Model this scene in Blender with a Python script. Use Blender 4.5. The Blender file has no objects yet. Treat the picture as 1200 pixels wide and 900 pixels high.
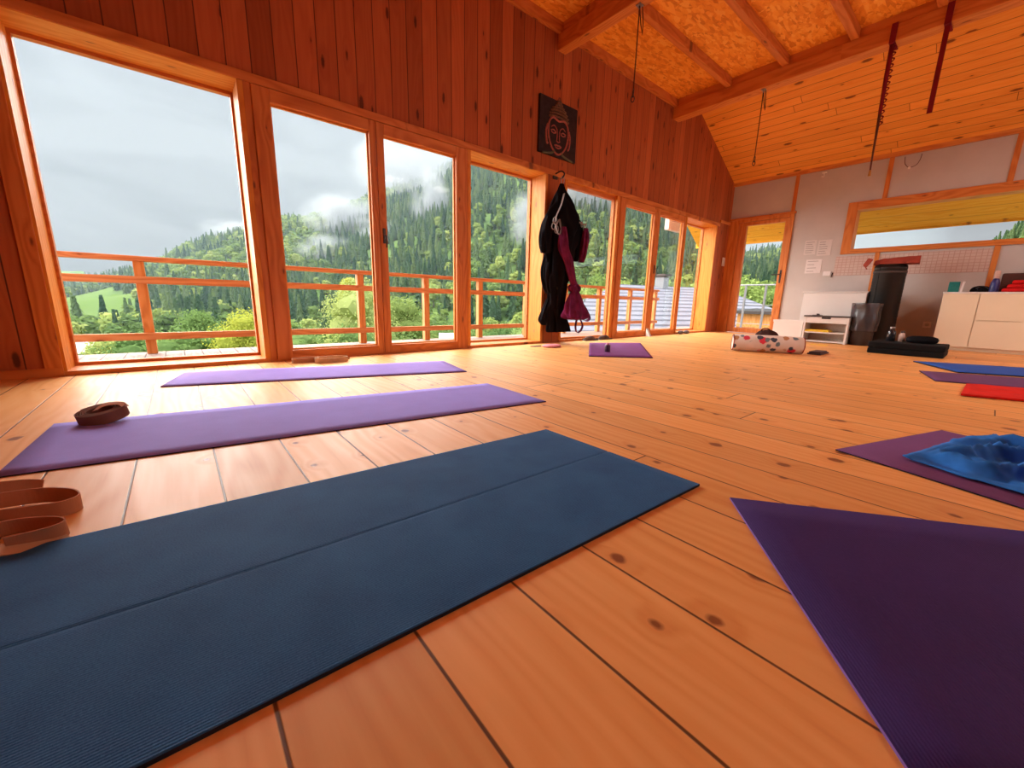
import bpy, bmesh, math, random
import numpy as np
from mathutils import Vector, Matrix, noise
random.seed(7); np.random.seed(7)
sc = bpy.context.scene
COL = sc.collection
PI = math.pi
RAD = math.radians

# ------------------------------------------------------------------ helpers
def tag(o, label=None, cat=None, group=None, kind=None):
    if label: o['label'] = label
    if cat: o['category'] = cat
    if group: o['group'] = group
    if kind: o['kind'] = kind
    return o

def empty(name, loc=(0, 0, 0), rz=0.0, **k):
    o = bpy.data.objects.new(name, None); COL.objects.link(o)
    o.location = loc; o.rotation_euler = (0, 0, rz); o.empty_display_size = .1
    return tag(o, **k)

class MB:
    """collects shapes into one mesh"""
    def __init__(s): s.bm = bmesh.new(); s.mi = 0
    def _faces(s, n0):
        for f in s.bm.faces[n0:]: f.material_index = s.mi
    def box(s, x0, x1, y0, y1, z0, z1, bev=0.0):
        if x0 > x1: x0, x1 = x1, x0
        if y0 > y1: y0, y1 = y1, y0
        if z0 > z1: z0, z1 = z1, z0
        b = bmesh.new()
        bmesh.ops.create_cube(b, size=1)
        for v in b.verts:
            v.co = Vector(((x0+x1)/2+v.co.x*(x1-x0), (y0+y1)/2+v.co.y*(y1-y0), (z0+z1)/2+v.co.z*(z1-z0)))
        if bev > 0:
            bmesh.ops.bevel(b, geom=b.edges[:], offset=bev, segments=2, affect='EDGES', profile=.5)
        return s.merge(b)
    def merge(s, b, M=None):
        if M is not None: b.transform(M)
        me = bpy.data.meshes.new('t'); b.to_mesh(me); b.free()
        s.bm.faces.ensure_lookup_table(); n0 = len(s.bm.faces)
        s.bm.from_mesh(me); bpy.data.meshes.remove(me)
        s.bm.faces.ensure_lookup_table(); s._faces(n0)
        return s
    def prism(s, pts, vec):
        vs = [s.bm.verts.new(p) for p in pts]; v2 = [s.bm.verts.new(Vector(p)+Vector(vec)) for p in pts]
        n = len(pts); fs = [s.bm.faces.new(vs[::-1]), s.bm.faces.new(v2)]
        for i in range(n): fs.append(s.bm.faces.new((vs[i], vs[(i+1) % n], v2[(i+1) % n], v2[i])))
        for f in fs: f.material_index = s.mi
        bmesh.ops.recalc_face_normals(s.bm, faces=fs)
        return s
    def tube(s, pts, r, n=8, closed=False, cap=True):
        P = [Vector(p) for p in pts]; R = r if isinstance(r, (list, tuple)) else [r]*len(P)
        rings = []; up = None
        N = len(P)
        for i, p in enumerate(P):
            if closed: t = (P[(i+1) % N]-P[i-1])
            else: t = (P[min(i+1, N-1)]-P[max(i-1, 0)])
            t.normalize()
            if up is None: up = t.orthogonal()
            up = (up - t*up.dot(t)); up = up.normalized() if up.length > 1e-6 else t.orthogonal().normalized()
            b = t.cross(up)
            rings.append([s.bm.verts.new(p+(up*math.cos(a)+b*math.sin(a))*R[i]) for a in [2*PI*k/n for k in range(n)]])
        for i in range(N if closed else N-1):
            A, B = rings[i], rings[(i+1) % N]
            for k in range(n):
                f = s.bm.faces.new((A[k], A[(k+1) % n], B[(k+1) % n], B[k])); f.smooth = True; f.material_index = s.mi
        if cap and not closed:
            for q in (rings[0][::-1], rings[-1]):
                f = s.bm.faces.new(q); f.material_index = s.mi
        return s
    def lathe(s, prof, c=(0, 0, 0), n=24, M=None):
        b = bmesh.new(); rings = []
        for (r, z) in prof:
            rings.append([b.verts.new((r*math.cos(2*PI*k/n), r*math.sin(2*PI*k/n), z)) for k in range(n)] if r > 1e-6 else [b.verts.new((0, 0, z))])
        for A, B in zip(rings, rings[1:]):
            for k in range(n):
                k2 = (k+1) % n
                if len(A) == 1 and len(B) == 1: continue
                if len(A) == 1: f = b.faces.new((A[0], B[k2], B[k]))
                elif len(B) == 1: f = b.faces.new((A[k], A[k2], B[0]))
                else: f = b.faces.new((A[k], A[k2], B[k2], B[k]))
                f.smooth = True
        bmesh.ops.recalc_face_normals(b, faces=b.faces[:])
        return s.merge(b, Matrix.Translation(c) @ (M or Matrix()))
    def ribbon(s, pts, wid, th=.002, up=(0, 0, 1)):
        """flat strap; wid = full width, up = width direction (vector or list of vectors)"""
        P = [Vector(p) for p in pts]; N = len(P)
        U = [Vector(u).normalized() for u in up] if isinstance(up[0], (tuple, list, Vector)) else [Vector(up).normalized()]*N
        W = wid if isinstance(wid, list) else [wid]*N
        secs = []
        for i, p in enumerate(P):
            t = (P[min(i+1, N-1)]-P[max(i-1, 0)]).normalized()
            u = U[i]; nrm = t.cross(u).normalized()
            u = nrm.cross(t).normalized() if abs(t.dot(u)) < .95 else u
            a = u*W[i]/2; b = nrm*th/2
            secs.append([s.bm.verts.new(p+q) for q in (-a-b, a-b, a+b, -a+b)])
        fs = []
        for A, B in zip(secs, secs[1:]):
            for k in range(4): fs.append(s.bm.faces.new((A[k], A[(k+1) % 4], B[(k+1) % 4], B[k])))
        fs.append(s.bm.faces.new(secs[0][::-1])); fs.append(s.bm.faces.new(secs[-1]))
        for f in fs: f.material_index = s.mi
        bmesh.ops.recalc_face_normals(s.bm, faces=fs)
        return s
    def build(s, name, mat, parent=None, smooth=False, loc=None, **k):
        me = bpy.data.meshes.new(name); s.bm.to_mesh(me); s.bm.free()
        for m in (mat if isinstance(mat, (list, tuple)) else [mat]): me.materials.append(m)
        if smooth:
            for p in me.polygons: p.use_smooth = True
        o = bpy.data.objects.new(name, me); COL.objects.link(o)
        if parent: o.parent = parent
        if loc: o.location = loc
        return tag(o, **k)

def B(name, mat, parent, *boxes, bev=0.0, **k):
    m = MB()
    for b in boxes: m.box(*b, bev=bev)
    return m.build(name, mat, parent, **k)

# ------------------------------------------------------------------ materials
class NT:
    def __init__(s, name):
        s.m = bpy.data.materials.new(name); s.m.use_nodes = True
        s.t = s.m.node_tree; s.t.nodes.clear()
        s.out = s.n('ShaderNodeOutputMaterial')
    def n(s, t, **k):
        o = s.t.nodes.new(t)
        for a, v in k.items(): setattr(o, a, v)
        return o
    def l(s, a, b): s.t.links.new(a, b)
    def val(s, sock, v):
        if isinstance(v, (int, float, tuple, list)): sock.default_value = v
        else: s.l(v, sock)
    def math(s, op, a, b=0.0, c=0.0, clamp=False):
        o = s.n('ShaderNodeMath', operation=op, use_clamp=clamp)
        s.val(o.inputs[0], a); s.val(o.inputs[1], b)
        if op in ('MULTIPLY_ADD', 'SMOOTH_MIN', 'COMPARE'): s.val(o.inputs[2], c)
        return o.outputs[0]
    def coord(s, kind='Object'):
        o = s.n('ShaderNodeTexCoord'); sp = s.n('ShaderNodeSeparateXYZ'); s.l(o.outputs[kind], sp.inputs[0])
        return o.outputs[kind], sp.outputs
    def comb(s, x, y, z):
        o = s.n('ShaderNodeCombineXYZ')
        for i, v in enumerate((x, y, z)): s.val(o.inputs[i], v)
        return o.outputs[0]
    def noise(s, vec, scale=1, detail=4, rough=.55, dist=0, out='Fac'):
        o = s.n('ShaderNodeTexNoise'); s.val(o.inputs['Vector'], vec)
        o.inputs['Scale'].default_value = scale; o.inputs['Detail'].default_value = detail
        o.inputs['Roughness'].default_value = rough; o.inputs['Distortion'].default_value = dist
        return o.outputs[out]
    def white(s, v):
        o = s.n('ShaderNodeTexWhiteNoise', noise_dimensions='1D'); s.val(o.inputs['W'], v)
        return o.outputs[0]
    def ramp(s, fac, *stops, interp='LINEAR'):
        o = s.n('ShaderNodeValToRGB'); s.val(o.inputs[0], fac); cr = o.color_ramp; cr.interpolation = interp
        while len(cr.elements) < len(stops): cr.elements.new(.5)
        for e, (p, c) in zip(cr.elements, stops):
            e.position = p; e.color = (c, c, c, 1) if isinstance(c, (int, float)) else (*c, 1)
        return o.outputs[0]
    def mix(s, fac, a, b, mode='MIX'):
        o = s.n('ShaderNodeMix', data_type='RGBA', blend_type=mode); s.val(o.inputs[0], fac)
        s.val(o.inputs[6], (*a, 1) if isinstance(a, tuple) and len(a) == 3 else a)
        s.val(o.inputs[7], (*b, 1) if isinstance(b, tuple) and len(b) == 3 else b)
        return o.outputs[2]
    def mapr(s, v, a, b, c=0., d=1.):
        o = s.n('ShaderNodeMapRange'); s.val(o.inputs[0], v)
        for i, q in enumerate((a, b, c, d)): o.inputs[1+i].default_value = q
        return o.outputs[0]
    def bsdf(s, color, rough=.6, spec=.3, bump=None, bstr=.2, bdist=.01, metal=0., sheen=0.):
        p = s.n('ShaderNodeBsdfPrincipled')
        s.val(p.inputs['Base Color'], (*color, 1) if isinstance(color, tuple) and len(color) == 3 else color)
        s.val(p.inputs['Roughness'], rough); s.val(p.inputs['Specular IOR Level'], spec); s.val(p.inputs['Metallic'], metal)
        p.inputs['Sheen Weight'].default_value = sheen
        if bump is not None:
            b = s.n('ShaderNodeBump'); b.inputs['Strength'].default_value = bstr; b.inputs['Distance'].default_value = bdist
            s.l(bump, b.inputs['Height']); s.l(b.outputs[0], p.inputs['Normal'])
        s.l(p.outputs[0], s.out.inputs[0])
        return s.m

def plain(name, color, rough=.6, spec=.3, nscale=60, nstr=.12, metal=0., var=.12, sheen=0.):
    t = NT(name); v, _ = t.coord()
    f = t.noise(v, nscale, 4)
    c = t.mix(t.mapr(f, .3, .7), tuple(x*(1-var) for x in color), tuple(min(1, x*(1+var)) for x in color))
    return t.bsdf(c, rough, spec, f, nstr, .002, metal, sheen)

def cloth(name, color, scale=900, fold=0., rough=.9, var=.15):
    t = NT(name); v, _ = t.coord()
    a = t.noise(v, scale, 2); b = t.noise(v, 9, 3)
    c = t.mix(t.mapr(b, .3, .7), tuple(x*(1-var) for x in color), tuple(min(1, x*(1+var)) for x in color))
    return t.bsdf(c, rough, .15, t.math('ADD', a, t.math('MULTIPLY', b, fold)), .25, .003, 0, .0)

def wood(name, c_dark, c_mid, c_light, along='Y', across='X', width=None, knots=1.0, kcol=(.10, .03, .01), gap=.02, rough=.5, spec=.3,
         gapcol=(.03, .012, .006), boardvar=.25, off=0.0, klen=.5, joints=None, grain=1.0, few=.36):
    """plank / plain timber: grain runs along one axis, boards repeat across another"""
    t = NT(name); v, xyz = t.coord()
    ax = {'X': xyz[0], 'Y': xyz[1], 'Z': xyz[2]}
    L, A = ax[along], ax[across]
    third = ax[[q for q in 'XYZ' if q not in (along, across)][0]]
    if width:
        q = t.math('DIVIDE', t.math('SUBTRACT', A, off), width); idx = t.math('FLOOR', q); u = t.math('FRACT', q)
    else:
        q = t.math('MULTIPLY', A, 5.0); idx = 0.0; u = None
    rnd = t.white(idx) if width else 0.4
    rnd2 = t.white(t.math('ADD', idx, 77.3)) if width else 0.4
    if joints and width:      # butt joints along each board
        jl = t.math('ADD', t.math('DIVIDE', L, joints), t.math('MULTIPLY', rnd, 7.0))
        jidx = t.math('FLOOR', jl); ju = t.math('FRACT', jl)
        rnd = t.white(t.math('ADD', t.math('MULTIPLY', idx, 13.1), jidx)); rnd2 = t.white(t.math('ADD', t.math('MULTIPLY', idx, 3.7), jidx))
    Lo = t.math('ADD', L, t.math('MULTIPLY', rnd, 31.0))
    Ao = t.math('ADD', A, t.math('MULTIPLY', rnd2, 9.0))
    # knots
    kv = t.comb(t.math('MULTIPLY', Ao, 6.2), t.math('DIVIDE', Lo, klen), t.math('MULTIPLY', third, 4.0))
    vo = t.n('ShaderNodeTexVoronoi', feature='F1', voronoi_dimensions='2D'); t.l(kv, vo.inputs['Vector']); vo.inputs['Scale'].default_value = 1.0
    vo.inputs['Randomness'].default_value = .9
    sep = t.n('ShaderNodeSeparateColor'); t.l(vo.outputs['Color'], sep.inputs[0])
    size = t.mapr(sep.outputs[0], few, 1.0, 0.01, .12*knots)
    kd = t.math('SUBTRACT', vo.outputs['Distance'], size)
    wob = t.math('MULTIPLY', t.math('SUBTRACT', t.noise(v, 45, 2), .5), .05)
    kd = t.math('ADD', kd, wob)
    has = t.math('GREATER_THAN', sep.outputs[0], few)
    kmask = t.math('MULTIPLY', t.mapr(kd, -.01, .035, 1., 0.), has)
    halo = t.math('MULTIPLY', t.mapr(kd, .0, .25, 1., 0.), has)
    # grain
    gv = t.comb(t.math('MULTIPLY', Ao, 38), t.math('MULTIPLY', Lo, 1.6), t.math('MULTIPLY', third, 38))
    g1 = t.noise(gv, 1.0, 5, .6, .4)
    lowv = t.comb(t.math('MULTIPLY', Ao, 5), t.math('MULTIPLY', Lo, .8), t.math('MULTIPLY', third, 5))
    low = t.noise(lowv, 1.0, 2, .5)
    ph = t.math('ADD', t.math('MULTIPLY', Ao, 120), t.math('MULTIPLY', low, 46))
    ph = t.math('ADD', ph, t.math('MULTIPLY', halo, 7.0))
    rings = t.math('MULTIPLY_ADD', t.math('SINE', ph), .5, .5)
    g = t.math('ADD', t.math('MULTIPLY', g1, .6), t.math('MULTIPLY', rings, .4*grain))
    c = t.ramp(g, (.2, c_light), (.55, c_mid), (.9, c_dark))
    # board tint
    tint = t.mapr(rnd, 0, 1, 1-boardvar, 1+boardvar*.35)
    c = t.mix(1.0, c, t.comb(tint, t.math('POWER', tint, 1.15), t.math('POWER', tint, 1.3)), 'MULTIPLY')
    c = t.mix(t.math('MULTIPLY', halo, .35), c, c_dark)
    c = t.mix(t.math('MULTIPLY', kmask, .88), c, kcol)
    h = t.math('MULTIPLY', g, .15)
    if width:
        e = t.math('MINIMUM', u, t.math('SUBTRACT', 1.0, u))
        if joints: e = t.math('MINIMUM', e, t.math('MULTIPLY', t.math('MINIMUM', ju, t.math('SUBTRACT', 1.0, ju)), joints/width))
        gm = t.mapr(e, gap*.45, gap, 1., 0.)
        c = t.mix(t.math('MULTIPLY', gm, .9), c, gapcol)
        h = t.math('SUBTRACT', h, gm)
    r = t.mapr(g, .2, .9, rough-.05, rough+.08)
    return t.bsdf(c, r, spec, h, .35, .004)

M = {}
M['floor'] = wood('pine_floor', (.62, .215, .05), (.82, .37, .108), (.88, .45, .155), 'Y', 'X', .194, .9, (.20, .055, .018), .018, .46, .34, (.06, .018, .007), .14, .038, .2, 4.1, .6, .64)
M['wall_boards'] = wood('wall_boards', (.29, .056, .016), (.41, .098, .027), (.48, .128, .036), 'Z', 'X', .148, .8, (.08, .02, .007), .03, .6, .2, (.07, .02, .007), .30, .0, .55, None, .45)
M['wood_x'] = wood('timber_x', (.48, .125, .022), (.64, .20, .040), (.72, .255, .058), 'X', 'Y', None, .5, (.16, .045, .012), rough=.5, spec=.3)
M['wood_y'] = wood('timber_y', (.52, .15, .028), (.70, .24, .05), (.77, .31, .075), 'Y', 'X', None, .5, (.16, .045, .012), rough=.5, spec=.3)
M['wood_z'] = wood('timber_z', (.48, .125, .022), (.64, .20, .040), (.72, .255, .058), 'Z', 'X', None, .5, (.16, .045, .012), rough=.5, spec=.3)
M['reveal_z'] = wood('reveal_z', (.62, .185, .018), (.78, .275, .030), (.82, .33, .05), 'Z', 'Y', None, .5, (.25, .08, .02), rough=.5)
M['reveal_x'] = wood('reveal_x', (.62, .185, .018), (.78, .275, .030), (.82, .33, .05), 'X', 'Y', None, .5, (.25, .08, .02), rough=.5)
M['ceil_boards'] = wood('ceiling_boards', (.74, .26, .034), (.90, .35, .05), (.95, .42, .072), 'Y', 'X', .112, .9, (.16, .05, .014), .035, .6, .2, (.20, .06, .012), .14, .02, .5, 3.4, .5)
M['rail_x'] = wood('railing_timber', (.50, .16, .05), (.68, .26, .085), (.76, .34, .13), 'X', 'Z', None, .4, (.2, .06, .02), rough=.6)
M['rail_z'] = wood('railing_post_timber', (.52, .18, .04), (.70, .28, .07), (.78, .36, .12), 'Z', 'X', None, .4, (.2, .06, .02), rough=.6)
M['deck'] = wood('deck_boards', (.24, .17, .14), (.34, .24, .20), (.40, .29, .24), 'Y', 'X', .14, .3, (.15, .08, .05), .05, .7, .2, (.05, .03, .025), .15)
M['soffit'] = wood('soffit_boards', (.85, .36, .02), (.92, .45, .035), (.95, .50, .06), 'Y', 'X', .16, .4, (.3, .12, .03), .02, .6, .2, (.4, .18, .03), .06)

def m_osb():
    t = NT('osb_panel'); v, xyz = t.coord()
    sw = t.math('MULTIPLY', t.noise(v, 2.5, 2), 1.0)
    def flakes(ang, sc, seed):
        mp = t.n('ShaderNodeMapping'); t.l(v, mp.inputs[0]); mp.inputs['Rotation'].default_value = (0, 0, ang)
        mp.inputs['Location'].default_value = (seed, seed*1.7, 0); mp.inputs['Scale'].default_value = (sc, sc*3.6, sc)
        vo = t.n('ShaderNodeTexVoronoi'); t.l(mp.outputs[0], vo.inputs['Vector']); vo.inputs['Scale'].default_value = 1
        s = t.n('ShaderNodeSeparateColor'); t.l(vo.outputs['Color'], s.inputs[0])
        return s.outputs[0], vo.outputs['Distance']
    a, da = flakes(.5, 9, 1.); b, db = flakes(-.7, 11, 5.); c_, dc = flakes(1.6, 8, 9.)
    pick = t.noise(v, 7, 2)
    f = t.mix(t.math('GREATER_THAN', pick, .5), t.comb(a, a, a), t.comb(b, b, b))
    f = t.mix(t.math('GREATER_THAN', t.noise(v, 5.3, 2), .56), f, t.comb(c_, c_, c_))
    fine = t.noise(v, 40, 3)
    f2 = t.math('ADD', t.math('MULTIPLY', f, .75), t.math('MULTIPLY', fine, .3))
    c = t.ramp(f2, (.08, (.60, .19, .018)), (.35, (.80, .29, .028)), (.7, (.93, .40, .050)), (1., (.95, .52, .10)))
    return t.bsdf(c, .6, .25, f2, .35, .006)
M['osb'] = m_osb()

def m_mat(name, base, dark, rib=True, ribaxis=0, freq=420, crease=True):
    t = NT(name); v, xyz = t.coord()
    n1 = t.noise(v, 6, 4); n2 = t.noise(v, 260, 2)
    f = t.math('ADD', t.math('MULTIPLY', n1, .55), t.math('MULTIPLY', n2, .45))
    c = t.mix(t.mapr(f, .3, .7), dark, base)
    h = n2
    if rib:
        w = t.math('MULTIPLY_ADD', t.math('SINE', t.math('MULTIPLY', xyz[ribaxis], freq*2)), .5, .5)
        c = t.mix(t.math('MULTIPLY', w, .35), c, dark); h = t.math('ADD', h, w)
    return t.bsdf(c, .8, .16, h, .4, .0015, 0, .0)
M['mat_teal'] = m_mat('mat_teal', (.040, .15, .34), (.019, .078, .205), True, 1, 700)
M['mat_purple'] = m_mat('mat_purple', (.33, .27, .74), (.27, .21, .62), True, 1, 500)
M['mat_lilac'] = m_mat('mat_lilac', (.31, .21, .60), (.26, .175, .52), False)
M['mat_plum'] = m_mat('mat_plum', (.20, .05, .20), (.16, .04, .165), False)
M['mat_violet'] = m_mat('mat_violet', (.055, .024, .14), (.038, .016, .10), True, 0, 600)
M['mat_edge'] = plain('mat_edge_light_violet', (.22, .12, .42), .8)
M['mat_mauve'] = m_mat('mat_mauve', (.17, .055, .16), (.13, .04, .125), False)
M['mat_far'] = m_mat('mat_far_purple', (.15, .06, .17), (.115, .045, .13), False)
M['mat_blue'] = m_mat('mat_blue', (.025, .10, .46), (.02, .08, .37), False)
M['mat_red'] = cloth('towel_red', (.62, .018, .012), 300, 1.5)
M['mat_dark'] = plain('mat_dark_underside', (.012, .012, .02), .9)
M['towel_blue'] = cloth('towel_blue', (.03, .17, .55), 500, 1.0, var=.3)
M['strap'] = cloth('strap_brown_cotton', (.46, .21, .115), 700, .5)
M['strap_dark'] = cloth('strap_dark_brown_cotton', (.20, .085, .055), 700, .5)
M['strap_beige'] = cloth('strap_beige_cotton', (.55, .34, .20), 700, .5)
M['black_cloth'] = plain('black_cloth', (.008, .007, .009), .95, .05, 300)
M['purple_cloth'] = cloth('purple_cloth', (.13, .012, .06), 400, 1., var=.4)
M['red_strap'] = cloth('dark_red_strap', (.20, .012, .02), 500, 1.)
M['steel'] = plain('steel', (.35, .33, .32), .35, .5, metal=.9)
M['dark_steel'] = plain('dark_steel', (.06, .045, .04), .4, .5, metal=.7)
M['rope'] = plain('dark_cord', (.11, .035, .02), .8)
M['grey_strap'] = cloth('pale_grey_strap', (.26, .22, .21), 500)
M['canvas'] = plain('canvas_black_brown', (.022, .012, .014), .7, .25, 20, var=.4)
M['ochre_paint'] = plain('ochre_paint', (.13, .065, .035), .7, var=.4)
M['pink_paint'] = plain('dusty_pink_paint', (.34, .10, .08), .7, var=.3)
M['green_paint'] = plain('dull_green_paint', (.10, .10, .06), .7, var=.3)
M['plaster'] = plain('grey_plasterboard', (.51, .46, .43), .85, .15, 3, .05, var=.05)
M['white'] = plain('white_lacquer', (.72, .67, .63), .45, .4, 4, .02, var=.02)
M['cream'] = plain('cream_lacquer', (.76, .63, .45), .4, .4, 3, .02, var=.02)
M['dark_top'] = plain('dark_grey_board', (.06, .05, .05), .5)
M['shade_in'] = plain('beige_board', (.55, .45, .38), .6)
M['paper'] = plain('white_paper', (.62, .55, .52), .8, var=.03)
M['paper_b'] = plain('pale_paper', (.70, .64, .62), .8, var=.03)
M['ink'] = plain('grey_ink', (.30, .25, .23), .8)
M['black_vinyl'] = plain('black_vinyl', (.010, .010, .011), .45, .4, 30)
M['black_matt'] = plain('black_foam', (.008, .008, .009), .85, .15)
M['bag'] = plain('grey_plastic_bag', (.045, .040, .045), .25, .6, 14, .9)
M['yellow'] = plain('yellow_card', (.80, .52, .03), .6)
M['red_leather'] = cloth('dusty_red_cloth', (.30, .055, .035), 300, 1.)
M['red_bright'] = cloth('bright_red_cloth', (.50, .01, .01), 300, 1.)
M['brown_dark'] = plain('dark_brown_box', (.07, .022, .014), .7)
M['green_book'] = plain('teal_book', (.012, .16, .14), .5)
M['blue_plastic'] = plain('blue_plastic', (.03, .035, .16), .35, .5)
M['pinkwhite'] = plain('pale_cap', (.60, .42, .36), .5)
M['pink'] = cloth('pink_fabric', (.62, .22, .25), 300)
M['wax'] = plain('dark_purple_wax', (.05, .008, .04), .4, .5)
M['waxtop'] = plain('pale_pink_wax', (.55, .25, .38), .5)
M['brownbag'] = cloth('dark_brown_cloth', (.05, .018, .014), 300)
M['grey_cloth'] = cloth('dark_grey_cloth', (.10, .07, .075), 300)
M['woven'] = cloth('dark_woven', (.12, .085, .075), 120, 1., var=.5)
M['roofwhite'] = plain('pale_painted_board', (.78, .62, .55), .6)
M['galv'] = plain('galvanised_metal', (.22, .22, .23), .45, .5)

def m_floral():
    t = NT('floral_bolster_cover'); v, xyz = t.coord('Object')
    c = (.70, .60, .53)
    col = None
    base = t.mix(t.mapr(t.noise(v, 5, 2), .3, .7), (.62, .52, .45), (.74, .64, .57))
    for sc_, seed, a, cc in ((7.5, 0., .29, (.62, .05, .08)), (8.5, 3.3, .25, (.06, .07, .10)), (8., 7.1, .22, (.45, .22, .10)), (9., 11.3, .2, (.16, .20, .22))):
        mp = t.n('ShaderNodeMapping'); t.l(v, mp.inputs[0]); mp.inputs['Location'].default_value = (seed, seed*.7, seed*1.3)
        vo = t.n('ShaderNodeTexVoronoi'); t.l(mp.outputs[0], vo.inputs[0]); vo.inputs['Scale'].default_value = sc_
        d = t.math('ADD', vo.outputs['Distance'], t.math('MULTIPLY', t.math('SUBTRACT', t.noise(v, 30, 2), .5), .25))
        s = t.n('ShaderNodeSeparateColor'); t.l(vo.outputs['Color'], s.inputs[0])
        mk = t.math('MULTIPLY', t.mapr(d, a, a+.07, 1., 0.), t.math('GREATER_THAN', s.outputs[1], .35))
        base = t.mix(mk, base, cc)
    return t.bsdf(base, .9, .1, t.noise(v, 400, 2), .2, .002)
M['floral'] = m_floral()

def m_grid():
    t = NT('printed_planner'); v, xyz = t.coord()
    base = (.58, .45, .39)
    gy = t.math('FRACT', t.math('DIVIDE', xyz[1], .052)); gz = t.math('FRACT', t.math('DIVIDE', xyz[2], .042))
    ln = t.math('MAXIMUM', t.math('LESS_THAN', gy, .16), t.math('LESS_THAN', gz, .18))
    r = t.white(t.math('ADD', t.math('MULTIPLY', t.math('FLOOR', t.math('DIVIDE', xyz[1], .052)), 17.), t.math('FLOOR', t.math('DIVIDE', xyz[2], .042))))
    c = t.mix(t.math('MULTIPLY', r, .5), base, (.54, .37, .32))
    c = t.mix(t.math('MULTIPLY', ln, .6), c, (.40, .23, .19))
    return t.bsdf(c, .8, .1)
M['grid'] = m_grid()

def m_glass():
    t = NT('window_glass'); tr = t.n('ShaderNodeBsdfTransparent'); gl = t.n('ShaderNodeBsdfGlossy'); gl.inputs['Roughness'].default_value = .02
    lw = t.n('ShaderNodeFresnel'); lw.inputs['IOR'].default_value = 1.35
    mx = t.n('ShaderNodeMixShader'); t.l(t.math('MULTIPLY', lw.outputs[0], .06), mx.inputs[0]); t.l(tr.outputs[0], mx.inputs[1]); t.l(gl.outputs[0], mx.inputs[2])
    tr.inputs[0].default_value = (.985, .99, .985, 1)
    t.l(mx.outputs[0], t.out.inputs[0]); return t.m
M['glass'] = m_glass()

def m_leaf(name, stops, inst=True, scale=.35):
    t = NT(name); v, xyz = t.coord()
    oi = t.n('ShaderNodeObjectInfo'); at = t.n('ShaderNodeAttribute', attribute_name='tint')
    rnd = t.math('FRACT', t.math('ADD', t.math('MULTIPLY', oi.outputs['Random'], 1.0 if inst else 0.), at.outputs['Fac']))
    n = t.noise(v, scale, 3)
    f = t.math('ADD', t.math('MULTIPLY', rnd, .72), t.math('MULTIPLY', n, .34))
    c = t.ramp(f, *stops)
    d = t.n('ShaderNodeBsdfDiffuse'); t.l(c, d.inputs[0])
    tl = t.n('ShaderNodeBsdfTranslucent'); t.l(c, tl.inputs[0])
    mx = t.n('ShaderNodeMixShader'); mx.inputs[0].default_value = .3
    t.l(d.outputs[0], mx.inputs[1]); t.l(tl.outputs[0], mx.inputs[2]); t.l(mx.outputs[0], t.out.inputs[0]); return t.m
CON = ((.15, (.042, .085, .05)), (.5, (.09, .15, .07)), (.8, (.17, .23, .09)))
BRO = ((.15, (.11, .175, .06)), (.45, (.19, .27, .08)), (.7, (.30, .37, .10)), (.9, (.40, .44, .14)))
M['conifer'] = m_leaf('conifer_needles', CON); M['broad'] = m_leaf('broadleaf_foliage', BRO)
M['conifer_s'] = m_leaf('conifer_needles_far', CON, False); M['broad_s'] = m_leaf('broadleaf_foliage_far', BRO, False)
M['yellowgreen'] = m_leaf('yellow_green_foliage', ((.1, (.22, .29, .085)), (.6, (.34, .40, .13)), (.9, (.45, .48, .17))), True, 1.5)
M['bright'] = m_leaf('bright_yellow_foliage', ((.1, (.34, .37, .06)), (.6, (.48, .47, .08)), (.9, (.56, .52, .12))), True, 1.5)
M['bush'] = m_leaf('bush_foliage', ((.1, (.10, .18, .06)), (.6, (.18, .27, .085)), (.9, (.25, .33, .11))), True, 1.5)
M['bark'] = plain('bark', (.10, .075, .055), .9)

def m_hill():
    t = NT('hillside_ground'); v, xyz = t.coord()
    n = t.noise(v, .03, 4)
    c = t.ramp(n, (.3, (.06, .11, .04)), (.6, (.13, .20, .055)))
    at = t.n('ShaderNodeAttribute', attribute_name='meadow')
    m = t.ramp(t.noise(v, .02, 3), (.3, (.085, .14, .035)), (.7, (.12, .175, .05)))
    c = t.mix(at.outputs['Fac'], c, m)
    return t.bsdf(c, 1., .0)
M['hill'] = m_hill()
SUN, ZENITH, FILL_LAMP, HAZE, EXPO = 19.5, 3.8, 82.0, .0034, 0.0
# ------------------------------------------------------------------ placing
WL = {}
def root(name, loc, label, cat, group=None):
    """Empty at the base of a thing whose parts are modelled in room coordinates"""
    o = empty(name, loc, label=label, cat=cat, group=group); WL[o] = Vector(loc); return o
_build = MB.build
def build2(s, name, mat, parent=None, smooth=False, loc=None, **k):
    o = _build(s, name, mat, parent, smooth, loc, **k)
    if parent in WL: o.matrix_parent_inverse = Matrix.Translation(-WL[parent])
    return o
MB.build = build2
S = dict(kind='structure')

YW, XE, XL, YR = 3.64, 8.55, -1.19, -3.9     # window wall, end wall, left wall, wall behind
YG = 3.90                                     # fixed glass plane
HEAD = 1.985
ZC = 3.53                                     # flat ceiling
XS, ZT, ZS = 6.285, 3.925, 2.79               # slope from (XS,ZT) beside the beam to (XE,ZS)
XS2 = 2*3.67-XS

# ------------------------------------------------------------------ floor and walls
B('floor', M['floor'], None, (XL, XE, YR, YW+.06, -.12, 0), **S)

def wallprism(m, pts, y0, y1): m.prism([(x, y0, z) for x, z in pts], (0, y1-y0, 0))
m = MB()
wallprism(m, [(XL, HEAD), (XE, HEAD), (XE, ZS+.06), (XS, ZT+.08), (XS2, ZT+.08), (XL, ZS+.06)], YW, YW+.24)
m.box(XL, -.59, YW, YW+.24, 0, HEAD)
m.box(3.50, 3.845, YW, YW+.24, 0, HEAD)
m.box(8.02, XE+.2, YW, YW+.24, 0, HEAD)
m.build('wall_left', M['wall_boards'], None, **S)

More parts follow.
